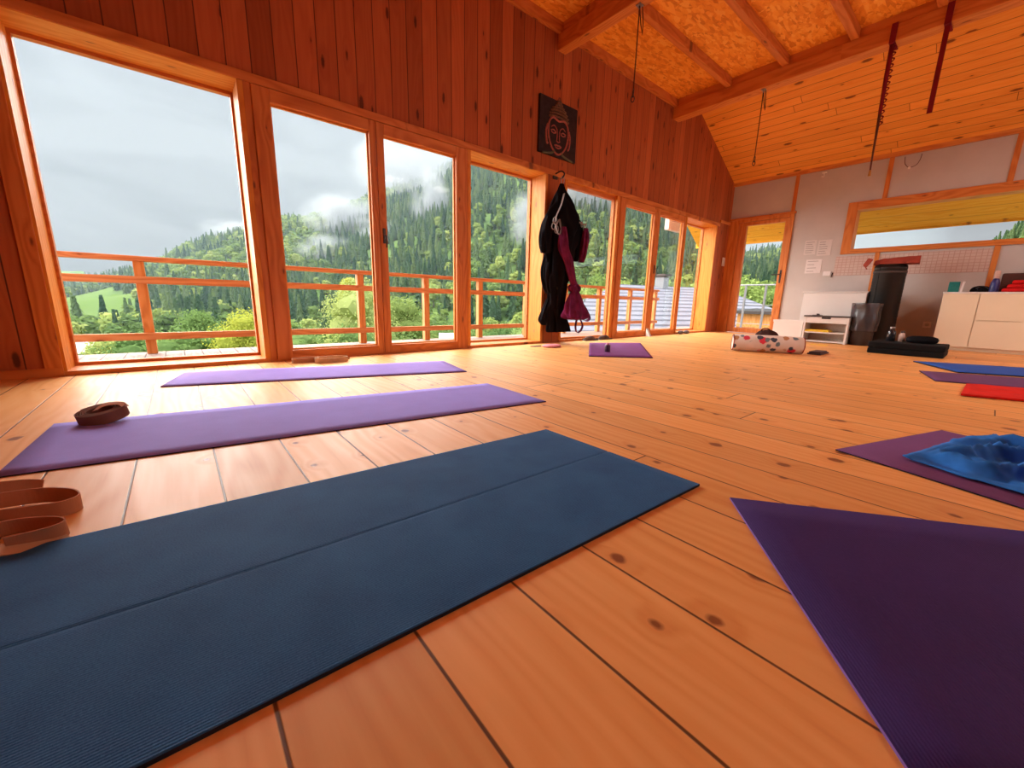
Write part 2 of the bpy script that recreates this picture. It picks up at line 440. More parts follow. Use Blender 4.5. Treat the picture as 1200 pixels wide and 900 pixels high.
# head trim above the windows, ceiling trim along the wall, baseboards
B('trim_1', M['wood_x'], None, (-.66, 8.10, YW-.014, YW, HEAD, 2.045), bev=.003, **S)
B('trim_2', M['wood_x'], None, (XS2+.02, XS-.02, YW-.05, YW, 3.43, ZC), bev=.004, **S)
B('trim_3', M['wood_x'], None, (8.10, XE, YW-.02, YW, 2.06, 2.11), bev=.003, **S)
B('baseboard_left', M['wood_x'], None, (XL, -.59, YW-.018, YW, 0, .055), bev=.003, **S)
B('trim_4', M['wood_z'], None, (-.665, -.59, YW-.016, YW, .0, HEAD), bev=.003, **S)

def pane(m, x0, x1, z0, z1, y): m.box(x0, x1, y-.004, y+.004, z0, z1)
def fixed_window(n, x0, x1, YG=YG, ftop=.022, side=False):
    r = empty('window_%d' % n, (0, 0, 0), kind='structure')
    m = MB()
    m.box(x0-.035, x0, YW-.006, YW+.07 if side else YG+.03, 0, HEAD)
    m.box(x1, x1+.035, YW-.006, YG+.03, 0, HEAD)
    m.build('reveal_lining', M['reveal_z'], r)
    m = MB(); m.box(x0-.035, x1+.035, YW-.006, YG+.03, HEAD-.004, HEAD+.03)
    m.build('head_lining', M['reveal_x'], r)
    m = MB(); m.box(x0-.035, x1+.035, YW-.012, YG+.03, 0.001, .03)
    m.build('sill', M['wood_x'], r)
    m = MB(); f = .022
    m.box(x0, x1, YG-.02, YG+.03, HEAD-.004-ftop, HEAD-.004)
    m.box(x0, x1, YG-.02, YG+.03, .03, .03+f)
    side or m.box(x0, x0+f*.7, YG-.02, YG+.03, .03+f, HEAD-.004-ftop); m.box(x1-f*.7, x1, YG-.02, YG+.03, .03+f, HEAD-.004-ftop)
    m.build('glazing_bead', M['wood_x'], r)
    m = MB(); pane(m, x0, x1, .03, HEAD, YG+.005); m.build('pane', M['glass'], r)
    if side: B('side_pane', M['glass'], r, (x0-.01, x0-.002, YW+.07, YG+.03, .03, HEAD))
def sash_window(n, x0, x1, gx0, gx1, handle=None):
    r = empty('window_%d' % n, (0, 0, 0), kind='structure')
    z0, z1 = .012, HEAD-.004; gz0, gz1 = .085, 1.895
    y0, y1 = YW-.012, YW+.045
    m = MB(); m.box(x0, gx0, y0, y1, z0, z1, .004); m.box(gx1, x1, y0, y1, z0, z1, .004)
    m.build('stile', M['wood_z'], r)
    m = MB(); m.box(gx0, gx1, y0, y1, z0, gz0, .003); m.box(gx0, gx1, y0, y1, gz1, z1, .003)
    m.build('rail', M['wood_x'], r)
    m = MB(); b = .012
    m.box(gx0, gx1, y1-.02, y1, gz1-b, gz1); m.box(gx0, gx1, y1-.02, y1, gz0, gz0+b); m.box(gx0, gx0+b, y1-.02, y1, gz0+b, gz1-b); m.box(gx1-b, gx1, y1-.02, y1, gz0+b, gz1-b)
    m.build('glazing_bead', M['reveal_x'], r)
    m = MB(); pane(m, gx0, gx1, gz0, gz1, y1-.01); m.build('pane', M['glass'], r)
    if handle:
        m = MB(); m.box(handle-.012, handle+.012, y0-.012, y0, 1.0, 1.13, .004); m.tube([(handle, y0-.01, 1.065), (handle, y0-.045, 1.065), (handle, y0-.05, .96)], .007)
        m.build('window_handle', M['dark_steel'], r)
    # weather frame behind the sash
    m = MB(); m.box(x0, x1, YW+.045, YW+.24, HEAD-.004, HEAD+.03); m.box(x0, x1, YW+.045, YW+.24, .0, .03)
    m.build('outer_frame', M['wood_x'], r)
fixed_window(1, -.575, .49)
fixed_window(4, 2.435, 3.485, side=True)
fixed_window(5, 3.86, 4.885, 3.70, .055)
m = MB(); m.box(3.80, 4.92, 3.74, YW+.24, HEAD-.004, HEAD+.03); m.box(3.80, 4.92, 3.74, YW+.24, .0, .02); m.build('trim_25', M['wood_x'], None, **S)
fixed_window(8, 6.86, 7.985, side=True)
sash_window(2, .572, 1.461, .684, 1.405, None)
sash_window(3, 1.465, 2.345, 1.532, 2.262, 1.50)
sash_window(6, 4.965, 5.90, 5.085, 5.845, None)
sash_window(7, 5.904, 6.79, 6.005, 6.745, 5.95)
# the posts between the window units
for i, (a, b, dp) in enumerate(((.525, .572, .24), (2.345, 2.40, .09), (4.90, 4.965, .07), (6.79, 6.84, .07))):
    m = MB(); m.box(a, b, YW, YW+dp, 0, HEAD, .003); m.build('trim_%d' % (5+i), M['wood_z'], None, **S)
B('trim_9', M['wood_x'], None, (.525, 2.40, YW-.004, YW+.24, 0, .012), (4.90, 6.84, YW-.004, YW+.24, 0, .012), **S)

# ------------------------------------------------------------------ end wall (door and band window)
DY0, DY1, DZ = 2.56, 3.62, 2.135
WY0, WY1, WZ0, WZ1 = -1.75, 1.82, 1.39, 2.185
m = MB(); t0, t1 = XE, XE+.2
m.box(t0, t1, DY0, YW+.24, DZ, ZS+.06)
m.box(t0, t1, WY1, DY0, 0, ZS+.06)
m.box(t0, t1, WY0, WY1, WZ1, ZS+.06); m.box(t0, t1, WY0, WY1, 0, WZ0)
m.box(t0, t1, YR-.2, WY0, 0, ZS+.06)
m.build('wall_back', M['plaster'], None, **S)
r = empty('window_9', (0, 0, 0), kind='structure')
m = MB(); f = .125; a, b = XE-.03, XE+.2
m.box(a, b, WY1-f, WY1, WZ0, WZ1, .004); m.box(a, b, WY0, WY0+f, WZ0, WZ1, .004)
m.build('stile', M['wood_z'], r)
m = MB(); m.box(a, b, WY0+f, WY1-f, WZ0, WZ0+.075, .004); m.box(a, b, WY0+f, WY1-f, WZ1-.125, WZ1, .004)
m.build('rail', wood('timber_y2', (.48, .125, .022), (.64, .20, .040), (.72, .255, .058), 'Y', 'Z', None, .5, (.16, .045, .012)), r)
m = MB(); m.box(XE+.12, XE+.128, WY0+f, WY1-f, WZ0+.07, WZ1-.12); m.build('pane', M['glass'], r)
r = empty('door_1', (0, 0, 0), kind='structure')
m = MB(); a, b = XE-.03, XE+.2
m.box(a, b, DY0, DY0+.055, 0, DZ, .004); m.box(a, b, 3.46, YW, 0, DZ, .004)
m.box(a, b, DY0+.055, 3.46, DZ-.05, DZ, .004)
m.build('door_frame', M['wood_z'], r)
lf = MB(); a, b = XE-.005, XE+.075
lf.box(a, b, DY0+.06, 2.69, .01, DZ-.055, .003); lf.box(a, b, 3.33, 3.455, .01, DZ-.055, .003)
lf.box(a, b, 2.69, 3.33, .01, .10, .003); lf.box(a, b, 2.69, 3.33, 2.02, DZ-.055, .003)
leaf = lf.build('door_leaf', M['wood_z'], r)
m = MB(); m.box(XE+.03, XE+.038, 2.69, 3.33, .10, 2.02); m.build('pane', M['glass'], leaf)
m = MB(); m.box(XE-.014, XE-.005, 2.625, 2.655, .95, 1.18, .003); m.tube([(XE-.01, 2.64, 1.10), (XE-.055, 2.64, 1.10), (XE-.06, 2.66, 1.10), (XE-.06, 2.77, 1.10)], .009)
m.build('door_handle', M['dark_steel'], leaf)
B('trim_10', wood('timber_y3', (.48, .125, .022), (.64, .20, .040), (.72, .255, .058), 'Y', 'Z', None, .5, (.16, .045, .012)), None, (XE-.04, XE, DY0-.02, YW, DZ, DZ+.035), bev=.003, **S)
for i, (y, z0, z1) in enumerate(((2.60, DZ+.035, ZS), (1.40, WZ1, ZS), (.185, WZ1, ZS), (.14, 0, WZ0), (1.35, 0, WZ0), (-1.0, WZ1, ZS))):
    B('trim_%d' % (11+i), M['wood_z'], None, (XE-.012, XE, y-.028, y+.028, z0, z1), **S)

# unseen walls behind the camera, with window openings of their own
m = MB()
wallprism(m, [(XL, 2.1), (XE, 2.1), (XE, ZS+.06), (XS, ZT+.08), (XS2, ZT+.08), (XL, ZS+.06)], YR-.2, YR)
for a, b in ((XL, 3.3), (5.1, 5.5), (7.3, XE)): m.box(a, b, YR-.2, YR, 0, 2.1)
for a, b in ((3.3, 5.1), (5.5, 7.3)): m.box(a, b, YR-.2, YR, 0, .3)
m.build('wall_right', M['wall_boards'], None, **S)
for i, (a, b) in enumerate(((3.3, 5.1), (5.5, 7.3))):
    r = empty('window_%d' % (10+i), (0, 0, 0), kind='structure')
    B('window_frame', M['wood_x'], r, (a, b, YR-.14, YR, .3, .38), (a, b, YR-.14, YR, 2.02, 2.1), (a, a+.08, YR-.14, YR, .38, 2.02), (b-.08, b, YR-.14, YR, .38, 2.02))
    B('pane', M['glass'], r, (a+.08, b-.08, YR-.08, YR-.072, .38, 2.02))
m = MB(); m.prism([(XL, YR-.2, 0), (XL, YW+.24, 0), (XL, YW+.24, ZS+.06), (XL, YR-.2, ZS+.06)], (-.2, 0, 0))
m.build('wall_front', M['wall_boards'], None, **S)

# ------------------------------------------------------------------ ceiling
B('ceiling', M['osb'], None, (XS2, XS, YR-.2, YW+.02, ZC, ZC+.08), **S)
def slope(name, xa, za, xb, zb):
    m = MB(); m.prism([(xa, YR-.2, za), (xb, YR-.2, zb), (xb, YR-.2, zb+.1), (xa, YR-.2, za+.1)], (0, YW+.24-YR+.2, 0))
    return m.build(name, M['ceil_boards'], None, **S)
slope('sloped_ceiling', XS, ZT, XE, ZS)
slope('sloped_ceiling', XL, ZS, XS2, ZT)
B('trim_23', M['wood_y'], None, (XS-.012, XS+.02, YR, YW, 3.43, ZT+.05), **S); B('trim_24', M['wood_y'], None, (XS2-.02, XS2+.012, YR, YW, 3.43, ZT+.05), **S)
m = MB(); m.prism([(XE-.045, YR, ZS-.03), (XE, YR, ZS-.03), (XE, YR, ZS+.005), (XE-.055, YR, ZS+.03)], (0, YW-YR, 0))
m.build('trim_18', M['wood_y'], None, **S)
for x0, x1 in ((3.60, 3.725), (6.10, 6.27), (1.08, 1.25)):
    B('ceiling_beam', M['wood_y'], None, (x0, x1, YR, YW-.001, 3.27, 3.43), bev=.006, **S)
yj = 2.85
while yj > YR+.1:
    for x0, x1 in ((1.25, 3.60), (3.725, 6.10)):
        B('ceiling_joist', M['wood_x'], None, (x0, x1, yj-.035, yj+.035, 3.43, ZC), **S)
    yj -= .667
for x0 in (3.60, 6.10):      # plates on top of the beams
    B('trim_19' if x0 < 5 else 'trim_20', M['wood_y'], None, (x0+.02, x0+.10, YR, YW-.06, 3.43, ZC), **S)

# ------------------------------------------------------------------ fill lamps added out of view to brighten the room
for x in (4.4, 5.7):
    for y in (-2.6,):
        r = root('fill_lamp', (x, y, 3.43), 'added white disc fill lamp, unseen behind the camera, brightening the room', 'lamp', 'added fill lamps')
        m = MB(); m.lathe([(0, 3.43), (.26, 3.43), (.28, 3.40), (.28, 3.37), (0, 3.37)], (x, y, 0), 32); m.build('fill_lamp_body', M['white'], r)
        m = MB(); m.lathe([(0, 3.369), (.26, 3.369), (.24, 3.345), (0, 3.335)], (x, y, 0), 32)
        t = NT('fill_lamp_diffuser'); e = t.n('ShaderNodeEmission'); e.inputs[0].default_value = (1, .86, .70, 1); e.inputs[1].default_value = FILL_LAMP; t.l(e.outputs[0], t.out.inputs[0])
        m.build('diffuser', t.m, r)
# ------------------------------------------------------------------ mats
def catmull(P, n=8, closed=False):
    P = [Vector(p) for p in P]; out = []; N = len(P)
    rng = range(N if closed else N-1)
    for i in rng:
        g = (lambda j: P[j % N]) if closed else (lambda j: P[min(max(j, 0), N-1)])
        a, b, c, d = g(i-1), g(i), g(i+1), g(i+2)
        for k in range(n):
            t = k/n
            out.append(.5*((2*b)+(c-a)*t+(2*a-5*b+4*c-d)*t*t+(3*b-a-3*c+d)*t**3))
    if not closed: out.append(P[-1])
    return out

def mat(name, corners, th, mtop, medge, label, cat='yoga mat', z=.0005, lift=None, nx=24, ny=8, rad=.012, parts=None):
    """thin mat; corners in order, first edge is corners[0]->corners[1] (long)"""
    A, Bc, C, D = [Vector((*c, 0)) for c in corners]
    o0 = (A+Bc+C+D)/4
    ex = (Bc-A).normalized(); rz = math.atan2(ex.y, ex.x)
    bm = bmesh.new(); grid = []
    inv = Matrix.Rotation(-rz, 3, 'Z')
    for layer in range(2):
        g = []
        for i in range(nx+1):
            row = []
            for j in range(ny+1):
                u, v = i/nx, j/ny
                p = (A*(1-u)+Bc*u)*(1-v)+(D*(1-u)+C*u)*v
                q = inv @ (p-o0)
                zz = z+(th if layer else 0)
                if lift: zz += lift(u, v)
                row.append(bm.verts.new((q.x, q.y, zz)))
            g.append(row)
        grid.append(g)
    lo, hi = grid
    for i in range(nx):
        for j in range(ny):
            f = bm.faces.new((hi[i][j], hi[i+1][j], hi[i+1][j+1], hi[i][j+1])); f.smooth = True
            f2 = bm.faces.new((lo[i][j], lo[i][j+1], lo[i+1][j+1], lo[i+1][j])); f2.material_index = 1
    ring = [(i, 0) for i in range(nx)]+[(nx, j) for j in range(ny)]+[(i, ny) for i in range(nx, 0, -1)]+[(0, j) for j in range(ny, 0, -1)]
    for (i, j), (k, l) in zip(ring, ring[1:]+ring[:1]):
        f = bm.faces.new((lo[i][j], lo[k][l], hi[k][l], hi[i][j])); f.material_index = 1
    bmesh.ops.recalc_face_normals(bm, faces=bm.faces[:])
    me = bpy.data.meshes.new(name); bm.to_mesh(me); bm.free(); me.materials.append(mtop); me.materials.append(medge)
    o = bpy.data.objects.new(name, me); COL.objects.link(o); o.location = (o0.x, o0.y, 0); o.rotation_euler = (0, 0, rz)
    return tag(o, label, cat), o0, rz

def crease_lift(u, v):
    d = abs(v-.5-.02*math.sin(u*4)); return -.0022*math.exp(-(d/.006)**2)
mat('yoga_mat', ((-.73, 1.205), (1.107, 1.098), (1.117, .468), (-.72, .545)), .007, M['mat_teal'], M['mat_dark'],
    'large dark teal ribbed yoga mat with a lengthwise crease in the foreground', lift=crease_lift, nx=60, ny=160)
mat('yoga_mat', ((-.43, 2.304), (1.457, 1.986), (1.445, 1.442), (-.455, 1.712)), .004, M['mat_purple'], M['mat_dark'],
    'purple yoga mat with the rolled brown strap lying on it')
mat('yoga_mat', ((-.013, 3.385), (1.688, 2.929), (1.582, 2.413), (-.127, 2.929)), .006, M['mat_lilac'], plain('mat_lilac_edge', (.13, .08, .28), .9),
    'lilac yoga mat closest to the tall windows', lift=lambda u, v: .006*max(0, math.sin(u*9))*(1-v)*.5)
mat('yoga_mat', ((4.09, 3.33), (4.735, 2.99), (3.518, 2.068), (3.053, 2.483)), .007, M['mat_plum'], M['mat_dark'],
    'short plum yoga mat with a candle on it, in front of the hanging hammocks')
mat('yoga_mat', ((1.107, .380), (2.52, -1.44), (1.965, -1.87), (.552, -.05)), .005, M['mat_violet'], M['mat_edge'],
    'dark violet yoga mat with a paler edge lying askew in the right foreground')
mat('yoga_mat', ((1.83, .296), (2.532, .066), (2.0, -1.58), (1.30, -1.35)), .004, M['mat_mauve'], M['mat_dark'],
    'mauve yoga mat partly covered by the crumpled blue towel')
mat('yoga_mat', ((5.734, .459), (6.55, -1.15), (5.90, -1.48), (5.08, .125)), .010, M['mat_blue'], M['mat_dark'],
    'bright blue yoga mat in front of the cream cabinet')
mat('yoga_mat', ((4.897, .343), (5.66, -1.35), (5.06, -1.6), (4.30, .204)), .006, M['mat_far'], M['mat_dark'],
    'muted purple yoga mat between the blue mat and the red towel')
def towel_lift(u, v): return .006*noise.noise(Vector((u*5, v*6, 3.1)))+.004
mat('towel', ((4.259, .05), (4.70, -.75), (4.15, -1.05), (3.69, .055)), .012, M['mat_red'], M['mat_red'],
    'bright red towel laid flat on the boards beyond the blue towel', 'towel', lift=towel_lift, nx=30, ny=24)

# crumpled blue towel on the mauve mat
def blue_towel():
    bm = bmesh.new(); nx, ny = 110, 80
    A, Bc, C, D = Vector((1.905, .125)), Vector((2.50, -.045)), Vector((2.20, -.98)), Vector((1.56, -.76))
    o0 = (A+Bc+C+D)/4; G = []
    for i in range(nx+1):
        row = []
        for j in range(ny+1):
            u, v = i/nx, j/ny
            p = (A*(1-u)+Bc*u)*(1-v)+(D*(1-u)+C*u)*v
            w = noise.noise(Vector((u*3, v*9, 7)))*.02
            p = p+Vector((w, noise.noise(Vector((u*9, v*3, 1)))*.02*(1 if v > .03 else .4)))
            k = v*1.0
            # long folds running away from the near corner, plus crumples
            f = .030*math.exp(-((v-.30-.10*math.sin(u*4))/.055)**2)*min(1, u*4+.25)
            f += .042*math.exp(-((v-.52+.12*u)/.06)**2)*min(1, u*3+.3)
            f += .036*math.exp(-((u-.62-.25*v)/.05)**2)*min(1, v*3)
            f += .020*math.exp(-((u-.28+.12*v)/.04)**2)*min(1, v*4)
            f += .030*(1-min(1, 3.2*abs(noise.noise(Vector((u*3.2+v*2.5, v*5.5-u*1.5, 2))))))**1.5+.006*noise.noise(Vector((u*26, v*26, 5)))
            e = min(u, 1-u, v, 1-v)
            f *= 1.9*min(1, .12+e*8)
            f += .012*math.exp(-((v)/.05)**2)*math.sin(u*3.1)
            row.append(bm.verts.new((p.x-o0.x, p.y-o0.y, max(.0, f)+.006)))
        G.append(row)
    for i in range(nx):
        for j in range(ny):
            fc = bm.faces.new((G[i][j], G[i][j+1], G[i+1][j+1], G[i+1][j])); fc.smooth = True
    bmesh.ops.recalc_face_normals(bm, faces=bm.faces[:])
    if sum(f.normal.z for f in bm.faces) < 0: bmesh.ops.reverse_faces(bm, faces=bm.faces[:])
    me = bpy.data.meshes.new('blue_towel'); bm.to_mesh(me); bm.free(); me.materials.append(M['towel_blue'])
    o = bpy.data.objects.new('towel', me); COL.objects.link(o); o.location = (o0.x, o0.y, .004)
    s = o.modifiers.new('thickness', 'SOLIDIFY'); s.thickness = .004; s.offset = 1
    tag(o, 'crumpled blue towel spread over the mauve mat', 'towel')
blue_towel()

# ------------------------------------------------------------------ yoga straps
def spiral_strap():
    r = root('yoga_strap', (-.29, 2.24, .005), 'brown yoga strap rolled into a coil on the purple mat', 'strap')
    T = Matrix.Translation((-.285, 2.235, .036)) @ Matrix.Rotation(RAD(11), 4, 'X') @ Matrix.Rotation(RAD(-9), 4, 'Y')
    pts = []
    for k in range(0, 200):
        a = k*.17; rad = .030+.0011*a/ (2*PI) *5.2
        pts.append(T @ Vector((rad*1.3*math.cos(a), rad*.95*math.sin(a), 0)))
    U = T.to_3x3() @ Vector((0, 0, 1))
    m = MB(); m.ribbon(pts, .044, .0035, U)
    tail = catmull([pts[-1], pts[-1]+Vector((.02, -.012, .0)), pts[-1]+Vector((.05, -.005, -.004)), pts[-1]+Vector((.085, .005, -.016))], 6)
    m.ribbon(tail, .024, .003, U); coil = m.build('coil', M['strap_dark'], r)
    m = MB()
    c2 = catmull([T @ Vector(p) for p in ((-.012, -.012, .026), (.01, .012, .030), (.035, .016, .029), (.062, .006, .026), (.075, -.015, .018))], 6)
    m.ribbon(c2, .026, .003, T.to_3x3() @ Vector((.3, 1, 0)))
    m.build('loose_end', M['strap'], r)
spiral_strap()

def strap_heap():
    r = root('yoga_strap', (-.33, 1.30, 0), 'tan yoga strap lying in loose loops at the left end of the teal mat', 'strap')
    m = MB()
    a = catmull([(-.62, 1.42, .021), (-.48, 1.455, .022), (-.34, 1.445, .022), (-.262, 1.395, .022), (-.236, 1.342, .021), (-.262, 1.318, .021), (-.33, 1.335, .021), (-.42, 1.36, .021), (-.58, 1.36, .021)], 10)
    m.ribbon(a, .040, .003, [(0.02, -.18+.1*math.sin(i*.07), 1) for i in range(len(a))])
    m.build('long_loop', M['strap'], r)
    m = MB()
    b = catmull([(-.60, 1.40, .05), (-.46, 1.475, .046), (-.36, 1.478, .040), (-.315, 1.462, .034)], 10)
    m.ribbon(b, .036, .003, [(0.0, .35, 1)]*len(b))
    m.build('back_loop', M['strap'], r)
    m = MB()
    c = catmull([(-.50, 1.235, .021), (-.40, 1.262, .021), (-.325, 1.27, .021), (-.262, 1.238, .021), (-.240, 1.205, .021), (-.258, 1.187, .020), (-.32, 1.185, .019)], 10)
    m.ribbon(c, .038, .003, [(0, -.25, 1)]*len(c))
    m.build('front_loop', M['strap'], r)
    m = MB()
    d = catmull([(-.238, 1.192, .004), (-.27, 1.176, .006), (-.33, 1.178, .016), (-.375, 1.19, .028), (-.40, 1.20, .018), (-.45, 1.20, .006), (-.6, 1.22, .004)], 10)
    m.ribbon(d, .034, .003, [(.0, 1, .25)]*len(d))
    m.build('flat_end', M['strap_beige'], r)
strap_heap()

def belt_roll(x, y, rx, ry, label, mt, turns, rot):
    r = root('yoga_strap', (x, y, 0), label, 'strap')
    m = MB(); pts = []
    n = int(turns*36)
    for k in range(n):
        a = k/36*2*PI; q = 1-.05*k/36
        pts.append((x+rx*q*math.cos(a+rot), y+ry*q*math.sin(a+rot), .021))
    m.ribbon(pts, .038, .003); m.build('coil', mt, r)
    m = MB(); m.ribbon(catmull([(x-rx*.9, y, .022), (x-rx*.2, y+ry*.2, .03), (x+rx*.4, y-ry*.1, .026), (x+rx*1.05, y-ry*.25, .02)], 6), .018, .003, (0, .2, 1))
    m.build('loose_end', M['strap_beige'], r)
belt_roll(.74, 3.47, .10, .05, 'small beige yoga strap coiled by the balcony door, the smaller of two', M['strap'], 2.2, 0)
belt_roll(.92, 3.40, .13, .075, 'larger beige yoga strap in an open coil by the balcony door', M['strap_beige'], 2.6, 1)

# ------------------------------------------------------------------ picture on the wall
def picture():
    x0, x1, z0, z1, y = 3.335, 3.95, 2.185, 2.765, YW-.03
    r = root('canvas_picture', (3.64, YW-.015, z0), 'dark canvas with a painted serene face hanging above the window post', 'picture')
    B('canvas', M['canvas'], r, (x0, x1, y, YW-.001, z0, z1), bev=.003)
    cx, cz = 3.635, 2.45; yy = y-.003
    P = lambda pts: [(cx+a*.29, yy, cz+b*.29) for a, b in pts]
    m = MB()
    m.tube(catmull(P([(-.50, .30), (-.56, .0), (-.52, -.30), (-.38, -.58), (-.18, -.76), (0, -.82), (.18, -.76), (.38, -.58), (.52, -.30), (.56, 0), (.50, .30), (.3, .45), (0, .38), (-.3, .45)]), 6, True), .011, 6, True)
    m.tube(catmull(P([(-.60, .15), (-.68, -.1), (-.64, -.45), (-.57, -.55)]), 6), .012, 6)
    m.tube(catmull(P([(.60, .15), (.68, -.1), (.64, -.45), (.57, -.55)]), 6), .012, 6)
    m.build('face_outline', M['pink_paint'], r)
    m = MB()
    m.tube(catmull(P([(-.40, .10), (-.25, .18), (-.1, .08), (-.06, -.1), (-.07, -.3)]), 6), .006, 6)
    m.tube(catmull(P([(.40, .10), (.25, .18), (.1, .08), (.06, -.1), (.07, -.3)]), 6), .006, 6)
    for s in (-1, 1):
        m.tube(catmull(P([(s*.42, -.02), (s*.27, .02), (s*.14, -.05)]), 6), .007, 6)
        m.tube(catmull(P([(s*.40, -.06), (s*.27, -.10), (s*.15, -.07)]), 6), .006, 6)
    m.tube(catmull(P([(-.10, -.33), (0, -.38), (.10, -.33)]), 6), .008, 6)
    m.tube(catmull(P([(-.20, -.52), (-.07, -.49), (0, -.51), (.07, -.49), (.20, -.52)]), 6), .008, 6)
    m.tube(catmull(P([(-.16, -.55), (0, -.60), (.16, -.55)]), 6), .008, 6)
    m.build('features', M['pink_paint'], r)
    m = MB()
    for k, (w, z) in enumerate(((.56, .45), (.53, .56), (.47, .67), (.38, .77), (.26, .86), (.17, .95), (.12, 1.02))):
        m.tube(P([(-w, z), (-w*.5, z+.06), (0, z+.08), (w*.5, z+.06), (w, z)]), .012, 6)
    m.build('curled_hair', M['ochre_paint'], r)
    m = MB()
    m.tube(catmull(P([(-.85, -.92), (-.5, -.86), (-.28, -.80), (-.2, -.70)]), 6), .012, 6); m.build('shoulder_line', M['green_paint'], r); m = MB(); m.tube(catmull(P([(.85, -.92), (.5, -.86), (.28, -.80), (.2, -.70)]), 6), .012, 6)
    m.build('shoulder_line', M['green_paint'], r)
    m = MB(); m.tube([(3.60, YW-.02, z1-.01), (3.645, YW-.02, z1+.05), (3.69, YW-.02, z1-.01)], .003, 6); m.build('hanging_cord', M['rope'], r)
picture()

# ------------------------------------------------------------------ hanging hammocks
def drape(name, mt, parent, secs, nf, amp, seed, n=64, M2=None, steps=10):
    """gathered cloth: a tube of folds following centre/radius rows (z, x, y, rx, ry)"""
    rows = catmull([Vector((z, x, y)) for z, x, y, a, b in secs], steps)
    rads = catmull([Vector((a, b, 0)) for z, x, y, a, b in secs], steps)
    bm = bmesh.new(); G = []
    for k, (c, rr) in enumerate(zip(rows, rads)):
        ring = []
        tw = k*.012
        for i in range(n):
            a = 2*PI*i/n
            q = 1+amp*math.sin(nf*(a+tw)+seed)+amp*.6*math.sin((nf*1.6//1)*(a-tw*1.5)+seed*2.1)+.25*noise.noise(Vector((math.cos(a)*1.5+seed, math.sin(a)*1.5, c.x*3)))
            ring.append(bm.verts.new((c.y+rr.x*q*math.cos(a), c.z+rr.y*q*math.sin(a), c.x)))
        G.append(ring)
    for A, Bb in zip(G, G[1:]):
        for i in range(n):
            f = bm.faces.new((A[i], A[(i+1) % n], Bb[(i+1) % n], Bb[i])); f.smooth = True
    bm.faces.new(G[0][::-1]); bm.faces.new(G[-1])
    bmesh.ops.recalc_face_normals(bm, faces=bm.faces[:])
    m = MB(); m.merge(bm); return m.build(name, mt, parent)

def carabiner(m, c, s=.035, rot=0):
    m.tube([(c[0]+s*.55*math.cos(a)*math.cos(rot), c[1]+s*.55*math.cos(a)*math.sin(rot), c[2]+s*math.sin(a)) for a in [2*PI*k/16 for k in range(16)]], .005, 6, True)

YH = 3.47
hk = root('wall_hook', (3.67, YW, 2.0), 'dark metal hook and ring high on the window post above the hammocks', 'hook')
m = MB(); m.box(3.60, 3.68, YW-.012, YW, 1.95, 2.04, .004)
m.tube(catmull([(3.64, YW-.012, 2.01), (3.64, YW-.10, 2.02), (3.62, YH, 1.98), (3.60, YH-.01, 1.94), (3.60, YH+.03, 1.92)], 6), .009, 8); m.build('hook_arm', M['dark_steel'], hk)
m = MB(); carabiner(m, (3.60, YH, 1.90), .045); m.build('ring', M['steel'], hk)

bk = root('aerial_hammock', (3.62, YH, .15), 'black aerial yoga hammock gathered and hanging on the window post', 'hammock', None)
drape('gathered_fabric', M['black_cloth'], bk, [(1.86, 3.59, YH, .02, .02), (1.76, 3.59, YH, .06, .05), (1.62, 3.63, YH, .15, .09), (1.50, 3.64, YH, .23, .11), (1.36, 3.64, YH, .24, .12), (1.15, 3.60, YH, .20, .11),
      (.95, 3.58, YH, .17, .10), (.78, 3.58, YH, .15, .09), (.62, 3.60, YH+.02, .12, .07), (.45, 3.62, YH+.03, .12, .06), (.30, 3.66, YH+.03, .14, .06), (.15, 3.67, YH+.03, .16, .06)], 7, .22, 1.0)
drape('side_fold', M['black_cloth'], bk, [(1.52, 3.44, YH, .05, .05), (1.40, 3.40, YH, .08, .06), (1.25, 3.38, YH, .09, .06), (1.12, 3.35, YH-.02, .075, .06), (1.07, 3.34, YH-.02, .05, .04)], 5, .15, 2.)
drape('side_fold', M['black_cloth'], bk, [(1.50, 3.85, YH, .05, .05), (1.35, 3.90, YH, .075, .05), (1.18, 3.89, YH, .07, .05), (1.02, 3.87, YH, .05, .04)], 5, .15, 4.)
drape('lower_fold', M['black_cloth'], bk, [(1.10, 3.50, YH+.03, .08, .05), (.9, 3.46, YH+.03, .09, .06), (.70, 3.48, YH+.03, .08, .05), (.62, 3.5, YH+.03, .05, .04)], 5, .15, 6.)
drape('lower_fold', M['black_cloth'], bk, [(.55, 3.50, YH+.05, .03, .03), (.40, 3.46, YH+.05, .06, .04), (.30, 3.44, YH+.05, .08, .05), (.24, 3.46, YH+.05, .06, .04)], 5, .15, 8.)
m = MB()
for (x, z, s) in ((3.40, 1.42, .04), (3.43, 1.33, .04), (3.38, 1.36, .035), (3.86, 1.44, .03), (3.93, 1.44, .035), (3.90, 1.40, .03)):
    m = MB(); carabiner(m, (x, YH-.10, z), s, x*9); m.build('carabiner', M['steel'], bk)
m = MB()
m.ribbon(catmull([(3.56, YH-.07, 1.74), (3.47, YH-.12, 1.60), (3.40, YH-.12, 1.47), (3.39, YH-.11, 1.40)], 6), .022, .003, (0, 1, .1)); m.build('pale_strap', M['grey_strap'], bk); m = MB()
m.ribbon(catmull([(3.45, YH-.12, 1.44), (3.39, YH-.13, 1.35), (3.43, YH-.14, 1.27), (3.47, YH-.13, 1.33), (3.45, YH-.12, 1.44)], 6), .022, .003, (0, 1, .1)); m.build('pale_strap', M['grey_strap'], bk); m = MB()
m.ribbon(catmull([(3.75, YH-.12, 1.46), (3.85, YH-.12, 1.44), (3.95, YH-.1, 1.45)], 6), .02, .003, (0, .2, 1))
m.build('pale_strap', M['grey_strap'], bk)

